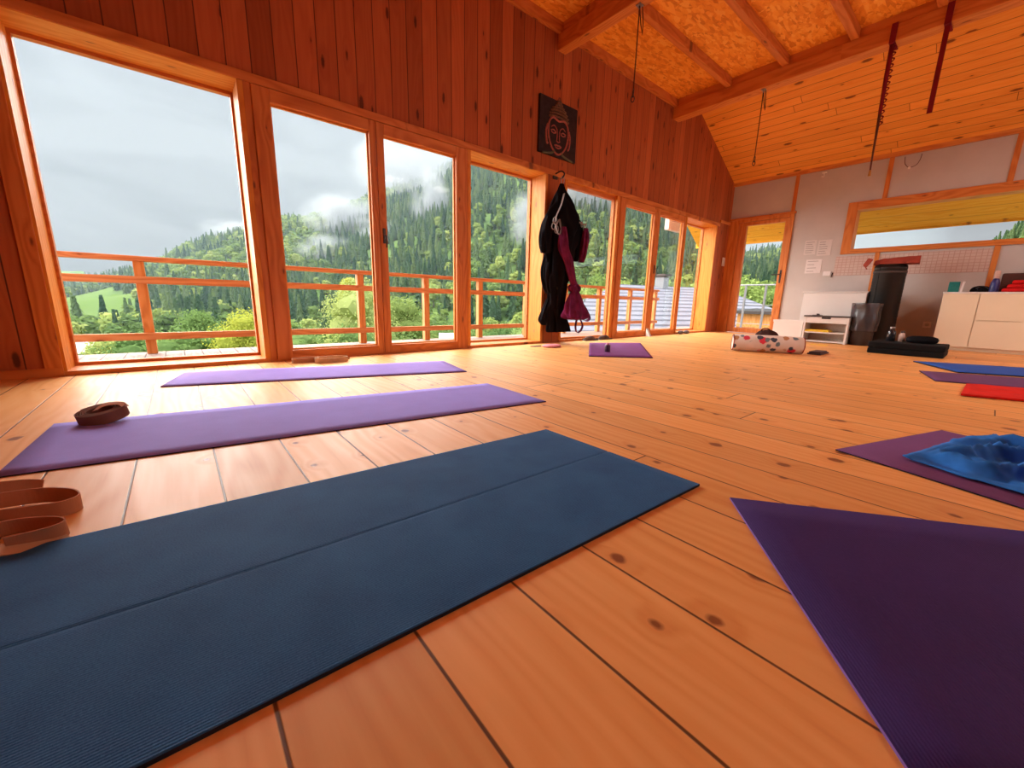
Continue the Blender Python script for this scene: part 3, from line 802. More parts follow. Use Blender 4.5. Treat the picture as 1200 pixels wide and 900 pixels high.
pk = root('aerial_hammock', (3.78, YH-.12, .25), 'plum purple aerial yoga hammock knotted in front of the black one', 'hammock', None)
YP = YH-.14
drape('upper_fabric', M['purple_cloth'], pk, [(1.36, 3.50, YP, .03, .03), (1.25, 3.52, YP, .055, .04), (1.12, 3.54, YP, .07, .05), (1.0, 3.60, YP, .06, .05), (.86, 3.66, YP, .05, .04), (.74, 3.72, YP, .045, .04), (.68, 3.74, YP, .05, .045)], 5, .16, 1.7)
drape('side_fabric', M['purple_cloth'], pk, [(1.40, 3.92, YP+.03, .03, .03), (1.28, 3.93, YP+.03, .045, .04), (1.1, 3.90, YP+.03, .04, .04), (1.0, 3.87, YP+.03, .03, .03)], 5, .16, 2.7)
drape('knot', M['purple_cloth'], pk, [(.74, 3.74, YP, .03, .03), (.70, 3.745, YP, .085, .06), (.665, 3.75, YP, .075, .06), (.63, 3.755, YP, .05, .04)], 7, .15, 3.)
drape('bell_fabric', M['purple_cloth'], pk, [(.66, 3.755, YP, .05, .04), (.58, 3.76, YP, .09, .06), (.48, 3.77, YP, .135, .08), (.38, 3.79, YP, .175, .10), (.33, 3.80, YP, .18, .10), (.31, 3.80, YP, .12, .07)], 7, .12, 5.)
m = MB()
m.ribbon(catmull([(3.92, YP, .50), (4.00, YP, .42), (4.06, YP, .33), (4.0, YP, .29), (3.92, YP, .32), (3.9, YP, .40)], 8), .05, .004, (.2, 1, .2))
m.ribbon(catmull([(3.86, YP, .34), (3.93, YP, .24), (3.90, YP, .17), (3.83, YP, .15), (3.80, YP, .22), (3.82, YP, .33)], 8), .035, .004, (.2, 1, .2))
m.build('hand_loop', M['purple_cloth'], pk)

# ------------------------------------------------------------------ hanging straps and cords from the beams
def cord(name, x, y, z0, z1, label, cat, hook=True):
    r = root(name, (x, y, z1), label, cat)
    m = MB(); m.tube([(x, y, z0), (x+.003, y, (z0+z1)/2), (x, y, z1+.09)], .006, 8); m.build('cord', M['rope'], r)
    m = MB(); m.tube([(x+.02, y-.02, z0-.01), (x+.035, y-.03, z0-.15), (x+.02, y-.04, z0-.24), (x+.01, y-.02, z0-.15), (x, y, z0)], .005, 6); m.build('short_loop', M['rope'], r)
    m = MB(); m.box(x-.03, x+.03, y-.025, y+.025, z0-.004, z0+.006, .002); m.tube([(x+.012*math.cos(a), y, z0-.015+.016*math.sin(a)) for a in [2*PI*k/12 for k in range(12)]], .004, 6, True)
    m.build('eye_plate', M['steel'], r)
    m = MB(); carabiner(m, (x, y, z1+.065), .035, .8); m.build('carabiner', M['dark_steel'], r); m = MB(); carabiner(m, (x, y, z1+.015), .028, 2.2); m.build('carabiner', M['dark_steel'], r)
cord('suspension_rope', 3.67, 2.64, 3.265, 2.47, 'dark cord with carabiners hanging from the beam over the dark picture', 'cord')
cord('suspension_rope', 6.16, 2.42, 3.265, 2.38, 'dark cord with carabiners hanging from the beam before the sloped boards', 'cord')

def beam_strap(x, y, zend, label, twisted):
    r = root('hanging_strap', (x, y, zend), label, 'strap')
    m = MB(); w = .05
    loop = [(6.09, y, 3.262), (6.09, y, 3.44), (6.18, y, 3.444), (6.28, y, 3.44), (6.28, y, 3.262), (6.18, y, 3.258), (6.09, y, 3.262)]
    m.box(6.086, 6.0985, y-w/2, y+w/2, 3.262, 3.442, .002); m.box(6.086, 6.284, y-w/2, y+w/2, 3.258, 3.268, .002); m.box(6.272, 6.284, y-w/2, y+w/2, 3.262, 3.442, .002)
    m.build('beam_loop', M['red_strap'], r)
    m = MB()
    if twisted:
        m.tube([(x, y, 3.26), (x, y, 2.95), (x-.005, y-.006, 2.6)], [.022, .020, .016], 8)
        for k in range(14):
            z = 3.24-k*.055; m.tube(catmull([(x, y-.015, z), (x-.01, y-.042, z-.02), (x, y-.015, z-.045)], 4), .006, 6)
        m.build('braided_strap', M['red_strap'], r)
        m = MB(); m.tube([(x-.005, y-.006, 2.6), (x-.006, y-.012, 2.2), (x-.006, y-.016, zend+.06)], [.014, .009, .008], 8); m.build('thin_cord', M['rope'], r)
        m = MB(); m.tube([(x-.006, y-.016, zend+.06), (x-.006, y-.017, zend)], [.010, .014], 8); m.build('cord_end', plain('ochre_tip', (.40, .18, .03), .7), r)
    else:
        m.ribbon([(x, y, 3.26), (x, y, 2.9), (x+.002, y, zend)], .042, .008, (0.2, 1, 0)); m.build('strap_end', M['red_strap'], r)
beam_strap(6.13, 1.19, 1.975, 'long dark red braided strap hanging from the beam, thinning to a cord', True)
beam_strap(6.13, .79, 2.49, 'short dark red webbing strap hanging from the beam', False)
# ------------------------------------------------------------------ furniture along the end wall
cab = root('cabinet', (8.2, -.15, 0), 'low cream cabinet with a door and two drawers under the band window', 'cabinet')
cx0, cx1, cy0, cy1 = 7.95, 8.50, -1.20, .50
B('body', M['cream'], cab, (cx0+.02, cx1, cy0, cy1, .05, .745), (cx0+.05, cx1, cy0+.03, cy1-.03, .0, .05), bev=.002)
B('top', M['white'], cab, (cx0-.005, cx1, cy0-.005, cy1+.005, .745, .765), bev=.003)
B('door', M['cream'], cab, (cx0, cx0+.02, .175, cy1-.002, .052, .742), bev=.002)
for z0, z1 in ((.052, .400), (.408, .742)):
    B('drawer', M['cream'], cab, (cx0, cx0+.02, -.62, .168, z0, z1), bev=.002)
for z0, z1 in ((.052, .400), (.408, .742)):
    B('drawer', M['cream'], cab, (cx0, cx0+.02, cy0+.002, -.627, z0, z1), bev=.002)

ch = root('chest', (8.2, 1.67, 0), 'white lacquered chest behind the small shoe rack', 'chest')
B('body', M['white'], ch, (7.92, 8.50, 1.27, 2.07, .0, .755), bev=.003)
B('top', M['white'], ch, (7.90, 8.50, 1.26, 2.08, .756, .775), bev=.003)
B('front_panel', M['white'], ch, (7.905, 7.92, 1.275, 2.065, .04, .75), bev=.002)

rk = root('shoe_rack', (7.6, 1.62, 0), 'small white shoe rack with a dark top, a drawer and an open shelf', 'shoe rack')
x0, x1, y0, y1 = 7.42, 7.72, 1.335, 1.875
B('top', M['dark_top'], rk, (x0-.01, x1, y0-.01, y1+.01, .385, .405), bev=.003)
B('side_panel', M['white'], rk, (x0, x1, y0, y0+.022, 0, .385)); B('side_panel', M['white'], rk, (x0, x1, y1-.022, y1, 0, .385))
B('back_panel', M['shade_in'], rk, (x1-.012, x1, y0+.022, y1-.022, 0.02, .385))
B('shelf', M['white'], rk, (x0+.005, x1-.012, y0+.022, y1-.022, .145, .162)); B('shelf', M['white'], rk, (x0+.005, x1-.012, y0+.022, y1-.022, .012, .03))
B('drawer', M['white'], rk, (x0+.003, x1-.03, y0+.024, y1-.024, .295, .382))
B('handle_cutout', M['dark_top'], rk, (x0-.001, x0+.004, 1.55, 1.66, .358, .384), bev=.0)
r = root('folder', (7.55, 1.70, .163), 'bright yellow folder lying on the open shelf of the shoe rack', 'folder')
m = MB(); m.box(7.43, 7.66, 1.55, 1.845, .1635, .178, .002); m.box(7.435, 7.66, 1.56, 1.845, .1795, .193, .002); m.build('cover', M['yellow'], r)
m = MB(); m.box(7.44, 7.655, 1.556, 1.84, .178, .1795); m.build('sheets', M['paper'], r)
r = root('sandal', (7.5, 1.72, .405), 'dark flat sandal on the dark top of the shoe rack', 'sandal')
m = MB(); m.box(7.47, 7.54, 1.68, 1.80, .406, .414, .003); m.build('sole', M['dark_top'], r)
m = MB(); m.ribbon(catmull([(7.475, 1.73, .414), (7.50, 1.735, .432), (7.535, 1.73, .414)], 6), .03, .003, (0, 1, 0)); m.build('strap', M['grey_cloth'], r)
r = root('card', (6.98, 1.53, 0), 'small yellow strip lying on the floor in front of the shoe rack', 'card')
m = MB(); m.box(6.94, 7.03, 1.44, 1.64, .0006, .004, .001); m.build('sheet', M['yellow'], r)

bx = root('storage_box', (7.6, 2.08, 0), 'plain white open storage box standing beside the glazed door', 'box')
x0, x1, y0, y1, h = 7.48, 7.78, 1.90, 2.30, .315
B('box_base', M['white'], bx, (x0, x1, y0, y1, 0, .012))
B('box_side', M['white'], bx, (x0, x0+.014, y0, y1, .012, h), (x1-.014, x1, y0, y1, .012, h), (x0+.014, x1-.014, y0, y0+.014, .012, h), (x0+.014, x1-.014, y1-.014, y1, .012, h))
B('rim', M['white'], bx, (x0-.008, x0, y0-.008, y1+.008, h-.03, h+.004), (x1, x1+.008, y0-.008, y1+.008, h-.03, h+.004), (x0, x1, y0-.008, y0, h-.03, h+.004), (x0, x1, y1, y1+.008, h-.03, h+.004), bev=.002)

# grey bin bag
def blob(name, mt, parent, prof, c, n=40, amp=.06, seed=0, sx=1, sy=1):
    rows = catmull([Vector((r, z, 0)) for r, z in prof], 6); bm = bmesh.new(); G = []
    for p in rows:
        ring = []
        for i in range(n):
            a = 2*PI*i/n
            q = 1+amp*1.6*noise.noise(Vector((math.cos(a)*2.2+seed, math.sin(a)*2.2, p.y*7)))+amp*.5*math.sin(9*a+seed+p.y*6)
            ring.append(bm.verts.new((c[0]+sx*p.x*q*math.cos(a), c[1]+sy*p.x*q*math.sin(a), c[2]+p.y)))
        G.append(ring)
    for A, Bb in zip(G, G[1:]):
        for i in range(n):
            f = bm.faces.new((A[i], A[(i+1) % n], Bb[(i+1) % n], Bb[i])); f.smooth = True
    bm.faces.new(G[0][::-1]); bm.faces.new(G[-1]); bmesh.ops.recalc_face_normals(bm, faces=bm.faces[:])
    m = MB(); m.merge(bm); return m.build(name, mt, parent)
bn = root('waste_bin', (7.62, 1.22, 0), 'dark grey waste bin lined with a glossy bag, between shoe rack and black roll', 'bin')
m = MB(); m.lathe([(0, 0), (.125, 0), (.145, .55), (.140, .555), (.12, .02), (0, .02)], (7.62, 1.20, 0), 28); m.build('bin_body', M['dark_top'], bn)
blob('bin_bag', M['bag'], bn, [(.150, .20), (.158, .34), (.165, .48), (.17, .57), (.166, .60), (.140, .585)], (7.62, 1.20, 0), amp=.05)

# black roll
rl = root('rolled_mattress', (8.0, 1.06, 0), 'tall black rolled exercise mat standing upright by the end wall', 'rolled mat')
m = MB(); pts = []
prof = [(0, 0), (.165, 0), (.178, .02), (.180, .06)]
for k in range(22): z = .08+k*.048; prof += [(.180+.0015*(k % 2), z), (.1765, z+.044)]
prof += [(.180, 1.10), (.174, 1.135), (.155, 1.15), (0, 1.152)]
m.lathe(prof, (8.0, 1.085, 0), 40); m.build('roll', M['black_vinyl'], rl)
m = MB(); m.lathe([(.182, 1.03), (.1845, 1.03), (.1845, 1.06), (.182, 1.06)], (8.0, 1.085, 0), 40); m.build('band', M['dark_top'], rl)
m = MB(); m.ribbon([(8.0+.1815*math.cos(a), 1.085+.1815*math.sin(a), .57) for a in [2.6+k*.02 for k in range(2)]], 1.10, .004); m.build('outer_edge', M['black_matt'], rl)

# red cloth on the roll
def red_bundle():
    r = root('folded_cloth', (8.0, 1.06, 1.152), 'dusty red folded cloth lying across the top of the black roll', 'cloth')
    bm = bmesh.new(); nx, ny = 26, 12; G = []
    for i in range(nx+1):
        row = []
        for j in range(ny+1):
            u, v = i/nx, j/ny
            y = 1.27-.47*u; x = 7.86+.28*v
            hump = 1.158+.10*(1-(2*v-1)**4)*(.75+.25*u)+.012*noise.noise(Vector((u*8, v*6, 4)))-.018*max(0, .2-u)*5
            row.append(bm.verts.new((x+.01*noise.noise(Vector((u*6, v, 1))), y+.02*(v-.5), hump)))
        G.append(row)
    for i in range(nx):
        for j in range(ny): f = bm.faces.new((G[i][j], G[i][j+1], G[i+1][j+1], G[i+1][j])); f.smooth = True
    ex = bmesh.ops.extrude_face_region(bm, geom=bm.faces[:])
    for v in [g for g in ex['geom'] if isinstance(g, bmesh.types.BMVert)]: v.co.z = 1.154
    bmesh.ops.recalc_face_normals(bm, faces=bm.faces[:])
    m = MB(); m.merge(bm); m.build('fold', M['red_leather'], r)
    m = MB(); m.ribbon(catmull([(7.84, 1.30, 1.235), (7.83, 1.325, 1.18), (7.835, 1.35, 1.13), (7.86, 1.33, 1.10)], 6), .07, .008, (.3, .4, .5)); m.build('hanging_corner', M['red_leather'], r)
red_bundle()

# black folded mattress in front, with bottles on it
fm = root('folded_mattress', (6.65, .6, 0), 'low black folded mattress on the floor in front of the black roll', 'mattress')
B('lower_half', M['black_matt'], fm, (6.40, 6.95, .285, .93, .0005, .066), bev=.012); B('upper_half', M['black_matt'], fm, (6.40, 6.95, .285, .93, .067, .135), bev=.012)
def bottle(x, y, z, r0, h, mt, mc, label):
    r = root('bottle', (x, y, z), label, 'bottle')
    m = MB(); m.lathe([(0, 0), (r0, 0), (r0, h*.62), (r0*.8, h*.74), (r0*.5, h*.80), (r0*.5, h*.84), (0, h*.84)], (x, y, z), 20); m.build('bottle_body', mt, r)
    m = MB(); m.lathe([(0, h*.84), (r0*.6, h*.84), (r0*.6, h), (0, h)], (x, y, z), 16); m.build('cap', mc, r)
bottle(6.78, .785, .136, .042, .175, plain('dark_bottle', (.02, .018, .022), .12, .6), M['steel'], 'dark shiny bottle with a metal cap on the black folded mattress')
bottle(6.78, .69, .136, .03, .13, M['pinkwhite'], M['dark_top'], 'pale beige bottle with a dark cap on the black folded mattress')
r = root('cushion', (6.76, .50, .136), 'round flat black cushion on the black folded mattress', 'cushion')
m = MB(); m.lathe([(0, .137), (.11, .137), (.135, .15), (.14, .175), (.13, .20), (.09, .215), (0, .218)], (6.77, .51, 0), 28); m.build('cover', M['black_cloth'], r)
m = MB(); m.lathe([(.136, .172), (.145, .174), (.145, .180), (.136, .182)], (6.77, .51, 0), 28); m.build('piping', M['black_matt'], r)

# things on the cabinet
zt = .7655
r = root('book', (8.1, .43, zt), 'dark teal book standing on the cream cabinet', 'book')
m = MB(); m.box(8.03, 8.045, .375, .475, zt, zt+.135, .002); m.box(8.075, 8.09, .375, .475, zt, zt+.135, .002); m.box(8.045, 8.075, .375, .385, zt, zt+.135, .001); m.build('cover', M['green_book'], r)
m = MB(); m.box(8.046, 8.074, .386, .47, zt+.003, zt+.131); m.build('pages', M['paper'], r)
r = root('book', (8.1, .35, zt), 'slim white book leaning beside the teal book', 'book')
m = MB(); m.prism([(8.02, .345, zt), (8.02, .365, zt), (8.02, .352, zt+.135), (8.02, .332, zt+.135)], (.10, 0, 0)); m.build('cover', M['paper_b'], r)
r = root('pouch', (8.1, .17, zt), 'small slumped black pouch on the cream cabinet', 'pouch')
blob('pouch_body', M['black_cloth'], r, [(.03, 0.001), (.075, .004), (.082, .03), (.06, .065), (.02, .082)], (8.1, .185, zt), amp=.08, sx=.6, sy=1.1)
m = MB(); m.tube(catmull([(8.06, .12, zt+.045), (8.045, .17, zt+.075), (8.06, .23, zt+.05)], 6), .004, 6); m.build('zip', M['dark_top'], r)
r = root('spray_bottle', (8.1, .05, zt), 'blue bottle with a pale cap on the cream cabinet', 'bottle')
m = MB(); m.lathe([(0, 0), (.040, 0), (.042, .02), (.040, .12), (.03, .155), (.02, .17), (0, .17)], (8.08, .075, zt), 20); m.build('bottle_body', M['blue_plastic'], r)
m = MB(); m.lathe([(0, .17), (.024, .17), (.026, .20), (.024, .265), (0, .27)], (8.08, .075, zt), 18); m.build('cap', M['pinkwhite'], r)
r = root('blanket', (8.12, -.3, zt), 'bright red folded blanket on the cream cabinet', 'blanket')
for k in range(3):
    m = MB(); m.box(7.985-.004*k, 8.27, -.62, .01-.035*k, zt+.001+k*.048, zt+.047+k*.048, .018); m.build('fold', M['red_bright'], r)
r = root('suitcase', (8.42, -.3, zt), 'dark brown flat case standing behind the red blanket', 'case')
m = MB(); m.box(8.30, 8.49, -.70, .035, zt+.001, zt+.245, .015); m.build('shell', M['brown_dark'], r)
m = MB(); m.tube(catmull([(8.39, -.40, zt+.245), (8.39, -.38, zt+.275), (8.39, -.26, zt+.275), (8.39, -.24, zt+.245)], 5), .008, 8); m.build('handle', M['dark_top'], r)

# papers on the wall
def sheet(y0, y1, z0, z1, label, mt, lines=0, off=.003, name='paper_sheet'):
    r = root(name, (XE, (y0+y1)/2, z0), label, 'paper')
    x = XE-off; m = MB()
    n = 6; pts = [(x-.006*math.sin(PI*k/n)*.6, y0, z0+(z1-z0)*k/n) for k in range(n+1)]
    for a, b in zip(pts, pts[1:]): m.prism([a, b, (b[0]-.0012, b[1], b[2]), (a[0]-.0012, a[1], a[2])], (0, y1-y0, 0))
    m.build('sheet', mt, r)
    if lines:
        m = MB(); rr = random.Random(int(z0*1000))
        for k in range(lines):
            z = z1-(z1-z0)*(.14+.72*k/max(1, lines-1)); w = (y1-y0)*rr.uniform(.4, .74)
            m.box(x-.0125, x-.0085, y1-(y1-y0)*.12-w, y1-(y1-y0)*.12, z-.004, z+.004)
        m.build('printed_line', M['ink'], r, label='grey printed lines')
sheet(2.17, 2.335, 1.42, 1.655, 'pale printed sheet pinned to the wall beside the door, left of the upper two', M['paper'], 6)
sheet(1.955, 2.145, 1.39, 1.645, 'pale printed sheet pinned to the wall beside the door, right of the upper two', M['paper'], 6)
sheet(2.05, 2.275, 1.105, 1.335, 'whiter notice pinned low beside the door under the two sheets', M['paper_b'], 4, .004)
r = root('wall_planner', (XE, 1.03, 1.05), 'long pinkish printed planner with a grid under the band window', 'planner')
for y0, y1 in ((1.378, 1.865), (.17, 1.322)):
    m = MB(); m.box(XE-.006, XE-.002, y0, y1, 1.05, 1.36); m.build('sheet', M['grid'], r)
r = root('note', (XE, 1.93, 1.05), 'small curled note between the notice and the planner', 'paper')
m = MB(); m.ribbon([(XE-.004, 1.955, 1.13), (XE-.010, 1.955, 1.09), (XE-.022, 1.955, 1.05)], .10, .0015, (0, 1, 0)); m.build('sheet', M['paper_b'], r)
m = MB(); m.box(XE-.012, XE-.003, 1.885, 1.90, 1.045, 1.12); m.build('clip', M['ink'], r)
r = root('pencil', (XE, 1.86, 1.05), 'small pencil hung at the left end of the planner', 'pencil')
m = MB(); m.tube([(XE-.012, 1.885, 1.025), (XE-.012, 1.872, 1.10)], .006, 6); m.build('shaft', M['brown_dark'], r)

sw = root('light_switch', (8.30, YW, 1.37), 'white light switch on the timber strip beside the room corner', 'switch')
B('plate', M['white'], sw, (8.385, 8.495, YW-.012, YW-.0005, 1.29, 1.45), bev=.004)
B('rocker', M['white'], sw, (8.40, 8.48, YW-.018, YW-.012, 1.38, 1.435), (8.40, 8.48, YW-.018, YW-.012, 1.31, 1.365), bev=.003)
so = root('wall_socket', (XE, .63, .31), 'white wall socket low beside the cream cabinet', 'socket')
B('plate', M['white'], so, (XE-.011, XE-.0005, .585, .675, .265, .355), bev=.004)
m = MB(); m.lathe([(0, 0), (.022, 0), (.022, .002), (.019, .002), (.018, -.002), (0, -.002)], (0, 0, 0), 20); bmx = m.bm
for v in bmx.verts: v.co = Vector((XE-.011-v.co.z, .63+v.co.x, .31+v.co.y))
m.build('socket_well', M['shade_in'], so)
hk2 = root('ceiling_hook', (8.45, 2.2, 2.68), 'tiny white hook under the edge of the sloped boards', 'hook')
B('plate', M['white'], hk2, (8.46, 8.50, 2.18, 2.24, 2.70, 2.715)); m = MB(); m.tube(catmull([(8.48, 2.21, 2.70), (8.48, 2.21, 2.66), (8.47, 2.22, 2.64), (8.46, 2.24, 2.655)], 5), .008, 6); m.build('hook_arm', M['white'], hk2)
wl = root('hanging_wire', (8.47, 1.15, 2.55), 'thin wire loop with a small bulb hanging from the sloped boards', 'wire')
m = MB(); m.tube(catmull([(8.48, 1.25, 2.72), (8.47, 1.235, 2.62), (8.47, 1.18, 2.56), (8.47, 1.11, 2.58), (8.47, 1.08, 2.65), (8.48, 1.075, 2.72)], 8), .004, 6); m.build('wire', M['rope'], wl)
m = MB(); m.lathe([(0, 0), (.012, .004), (.016, .018), (.012, .032), (0, .036)], (8.465, 1.18, 2.535), 14); m.build('bulb', M['white'], wl)

# ------------------------------------------------------------------ small things on the floor
bo = root('bolster', (5.2, 1.63, 0), 'pale bolster with a red and dark floral print lying on the floor', 'bolster')
Aa, Bb_ = Vector((5.04, 1.945, .098)), Vector((5.38, 1.335, .098)); d = (Bb_-Aa)
R = Matrix.Translation(Aa) @ d.to_track_quat('Z', 'Y').to_matrix().to_4x4(); L = d.length
m = MB(); b = MB(); b.lathe([(0, .012), (.06, .006), (.088, .0), (.094, .02), (.096, L*.3), (.0965, L*.7), (.094, L-.02), (.088, L), (.06, L-.006), (0, L-.012)], (0, 0, 0), 36)
for v in b.bm.verts: v.co += Vector((noise.noise(v.co*9), noise.noise(v.co*9+Vector((5, 0, 0))), 0))*.006
m.merge(b.bm, R); m.build('cover', M['floral'], bo)
for s, lab in ((.0, None), (L, None)):
    m = MB(); b = MB(); b.lathe([(.086, s-.004), (.093, s-.004), (.093, s+.004), (.086, s+.004)], (0, 0, 0), 36); m.merge(b.bm, R); m.build('end_piping', M['red_leather'], bo)
m = MB(); b = MB(); b.lathe([(0, L+.0005), (.08, L+.0005), (.084, L+.004), (.07, L+.012), (.02, L+.016), (0, L+.010)], (0, 0, 0), 30); m.merge(b.bm, R); m.build('end_cap', M['brownbag'], bo)
r = root('bag', (5.45, 1.70, 0), 'dark brown soft bag just behind the floral bolster', 'bag')
blob('bag_body', M['brownbag'], r, [(.05, 0.001), (.12, .01), (.14, .09), (.125, .17), (.09, .22), (.03, .245)], (5.50, 1.745, 0), amp=.06, sx=.8)
m = MB(); m.tube(catmull([(5.45, 1.68, .215), (5.44, 1.72, .26), (5.45, 1.78, .255), (5.46, 1.81, .21)], 6), .007, 6); m.build('handle', M['brownbag'], r)
r = root('folded_cloth', (5.62, 1.29, 0), 'dark grey folded cloth on the floor at the right end of the bolster', 'cloth')
m = MB(); m.box(5.46, 5.80, 1.17, 1.30, .0008, .018, .006); m.build('lower_fold', M['grey_cloth'], r); m = MB(); m.box(5.48, 5.76, 1.18, 1.29, .0185, .034, .006); m.build('upper_fold', M['grey_cloth'], r)
r = root('candle', (3.53, 2.60, .008), 'small dark purple candle standing on the plum mat', 'candle')
m = MB(); m.lathe([(0, 0), (.028, 0), (.030, .006), (.030, .072), (.026, .076), (.024, .070), (0, .070)], (3.50, 2.60, .0078), 24); m.build('holder', M['wax'], r)
m = MB(); m.lathe([(0, .0705), (.0235, .0705), (.018, .088), (.008, .098), (0, .10)], (3.50, 2.60, .0078), 20); m.build('wax_top', M['waxtop'], r)
r = root('cushion', (3.3, 3.28, 0), 'small flat pink eye pillow on the floor below the hammocks', 'eye pillow')
blob('cover', M['pink'], r, [(.05, .001), (.10, .004), (.105, .018), (.08, .030), (.02, .034)], (3.33, 3.27, 0), amp=.03, sx=1.2, sy=.9)
m = MB(); m.ribbon(catmull([(3.22, 3.33, .012), (3.16, 3.38, .006), (3.12, 3.41, .003)], 5), .03, .003, (0, 1, .2)); m.build('tie', M['grey_cloth'], r)
for i, (x, lab) in enumerate(((4.42, 'dark woven slipper on the threshold behind the plum mat, nearer the hammocks'), (4.74, 'dark woven slipper on the threshold behind the plum mat, nearer the corner post'))):
    r = root('slipper', (x, 3.585, 0), lab, 'slipper', None)
    m = MB(); m.box(x-.14, x+.14, 3.545, 3.62, .0006, .016, .007); m.build('sole', M['dark_top'], r)
    m = MB(); b = bmesh.new(); bmesh.ops.create_uvsphere(b, u_segments=20, v_segments=10, radius=1)
    bmesh.ops.delete(b, geom=[v for v in b.verts if v.co.z < -.01], context='VERTS')
    m.merge(b, Matrix.Translation((x-.02, 3.583, .016)) @ Matrix.Diagonal((.12, .036, .05, 1))); m.build('upper', M['woven'], r, smooth=True)
for x, lab in ((6.93, 'small grey stone at the foot of the last window, nearer the candle'), (7.14, 'small grey stone at the foot of the last window, nearer the switch')):
    m = MB(); b = bmesh.new(); bmesh.ops.create_icosphere(b, subdivisions=3, radius=1)
    for v in b.verts: v.co *= 1+.18*noise.noise(v.co*1.6+Vector((x, 0, 0)))
    m.merge(b, Matrix.Translation((x, 3.575, .032)) @ Matrix.Diagonal((.075, .04, .034, 1))); o = m.build('stone', plain('grey_stone', (.16, .15, .16), .8), None, smooth=True)
    tag(o, lab, 'stone')
r = root('door_stop', (5.9, 3.6, 0), 'small white wedge standing against the meeting sashes', 'door stop')
m = MB(); m.prism([(5.84, 3.60, .0008), (5.84, 3.52, .0008), (5.84, 3.60, .13)], (.05, 0, 0)); m.build('wedge', M['white'], r)
# ------------------------------------------------------------------ outside: deck, railing, eaves
ZD = -.05
B('terrace_deck', M['deck'], None, (-6, 10.4, YG+.04, 5.25, ZD-.06, ZD), (XE+.22, 10.4, -4.5, YG+.04, ZD-.06, ZD), **S)
dr = root('deck_railing', (2.6, 5.12, ZD), 'orange timber deck railing with three rails outside the tall windows', 'railing')
for x in (-3.0, -2.0, -1.12, -.235, .77, 1.775, 2.675, 3.59, 4.55, 5.5, 6.50, 7.55, 8.55):
    m = MB(); m.box(x-.038, x+.038, 5.08, 5.155, ZD, .80, .004); m.build('post', M['rail_z'], dr)
def rail(z0, z1, y0, y1):
    m = MB(); m.box(-3.2, 8.62, y0, y1, z0, z1, .004); m.build('rail', M['rail_x'], dr)
rail(.80, .845, 5.06, 5.175); rail(.60, .665, 5.045, 5.08); rail(.085, .150, 5.045, 5.08)

mr = root('metal_railing', (10.25, 2.5, ZD), 'pale grey metal railing seen through the glazed door', 'railing')
yy = 4.25
while yy > -1:
    m = MB(); m.box(10.24, 10.28, yy-.02, yy+.02, ZD, 1.0); m.build('post', M['galv'], mr); yy -= .42
for z in (1.0, .55, .12):
    m = MB(); m.tube([(10.26, 4.25, z), (10.26, -1, z)], .016 if z > .9 else .008, 8); m.build('rail', M['galv'], mr)

# eaves beyond the end wall
m = MB(); m.prism([(XE+.2, -4.5, 2.62), (9.90, -4.5, 1.895), (9.90, -4.5, 2.03), (XE+.2, -4.5, 2.80)], (0, 4.90+4.5, 0)); m.build('roof_overhang', M['soffit'], None, **S)
m = MB(); m.box(9.88, 9.92, -4.5, 4.95, 1.87, 2.05); m.build('trim_21', M['soffit'], None, **S)
m = MB(); m.box(8.30, 9.06, 4.80, 4.90, 2.10, 2.40, .005); m.build('trim_22', M['roofwhite'], None, **S)
m = MB(); m.box(8.20, XE+.2, YW+.24, 4.9, 2.45, 2.6); m.build('roof_overhang', M['soffit'], None, **S)

# ------------------------------------------------------------------ neighbouring buildings
def m_roof():
    t = NT('standing_slate_roof'); v, xyz = t.coord()
    e = Vector((-.325, -.946, 0))
    s = t.math('ADD', t.math('MULTIPLY', xyz[0], -.325), t.math('MULTIPLY', xyz[1], -.946))
    w = t.math('FRACT', t.math('DIVIDE', s, .62))
    n = t.noise(v, 2.2, 4)
    c = t.mix(t.mapr(n, .3, .7), (.17, .165, .20), (.24, .235, .27))
    c = t.mix(t.math('LESS_THAN', w, .34), c, (.075, .075, .095))
    h = t.math('SUBTRACT', 1.0, w)
    return t.bsdf(c, .55, .4, h, .6, .1)
M['roof'] = m_roof()
nb = root('neighbour_house', (17, 8, -6), 'neighbouring house with a grey striped roof and chimney below the terrace', 'house')
A, Bq, E_, D_ = Vector((19.7, 14.2, 1.6)), Vector((27, 11.65, 1.6)), Vector((23.3, 4.1, -.74)), Vector((7.5, 9.4, -.74))
up = Vector((0, 0, .22))
m = MB(); m.prism([A, Bq, E_, D_], up*-1)
back = Vector((3.2, 9.3, -2.3)); m.prism([A, A+back, Bq+back, Bq], up*-1); m.build('roof', M['roof'], nb)
m = MB(); off = Vector((0, 0, -.4)); ins = lambda p, k=.92: Vector((17.5+(p.x-17.5)*k, 10.5+(p.y-10.5)*k, p.z))
q = [ins(p) for p in (A+back, Bq+back, Bq, E_, D_, A)]; 
m.prism([(p.x, p.y, -6.5) for p in q], (0, 0, 5.3)); m.build('house_wall', M['roofwhite'], nb)
cp = Vector((22.3, 13.0, 0)); m = MB(); m.box(cp.x-.28, cp.x+.28, cp.y-.28, cp.y+.28, .9, 2.05); m.build('chimney', M['galv'], nb)
m = MB(); m.box(cp.x-.40, cp.x+.40, cp.y-.40, cp.y+.40, 2.15, 2.25); m.box(cp.x-.25, cp.x+.25, cp.y-.25, cp.y+.25, 2.05, 2.15); m.build('chimney_cap', M['dark_steel'], nb)
sh = root('shed', (15.2, 5.0, -4), 'small orange timber shed with a dark roof seen through the glazed door', 'shed')
m = MB(); m.box(14.6, 16.4, 3.7, 5.6, -4, .27); m.build('shed_wall', M['rail_z'], sh)
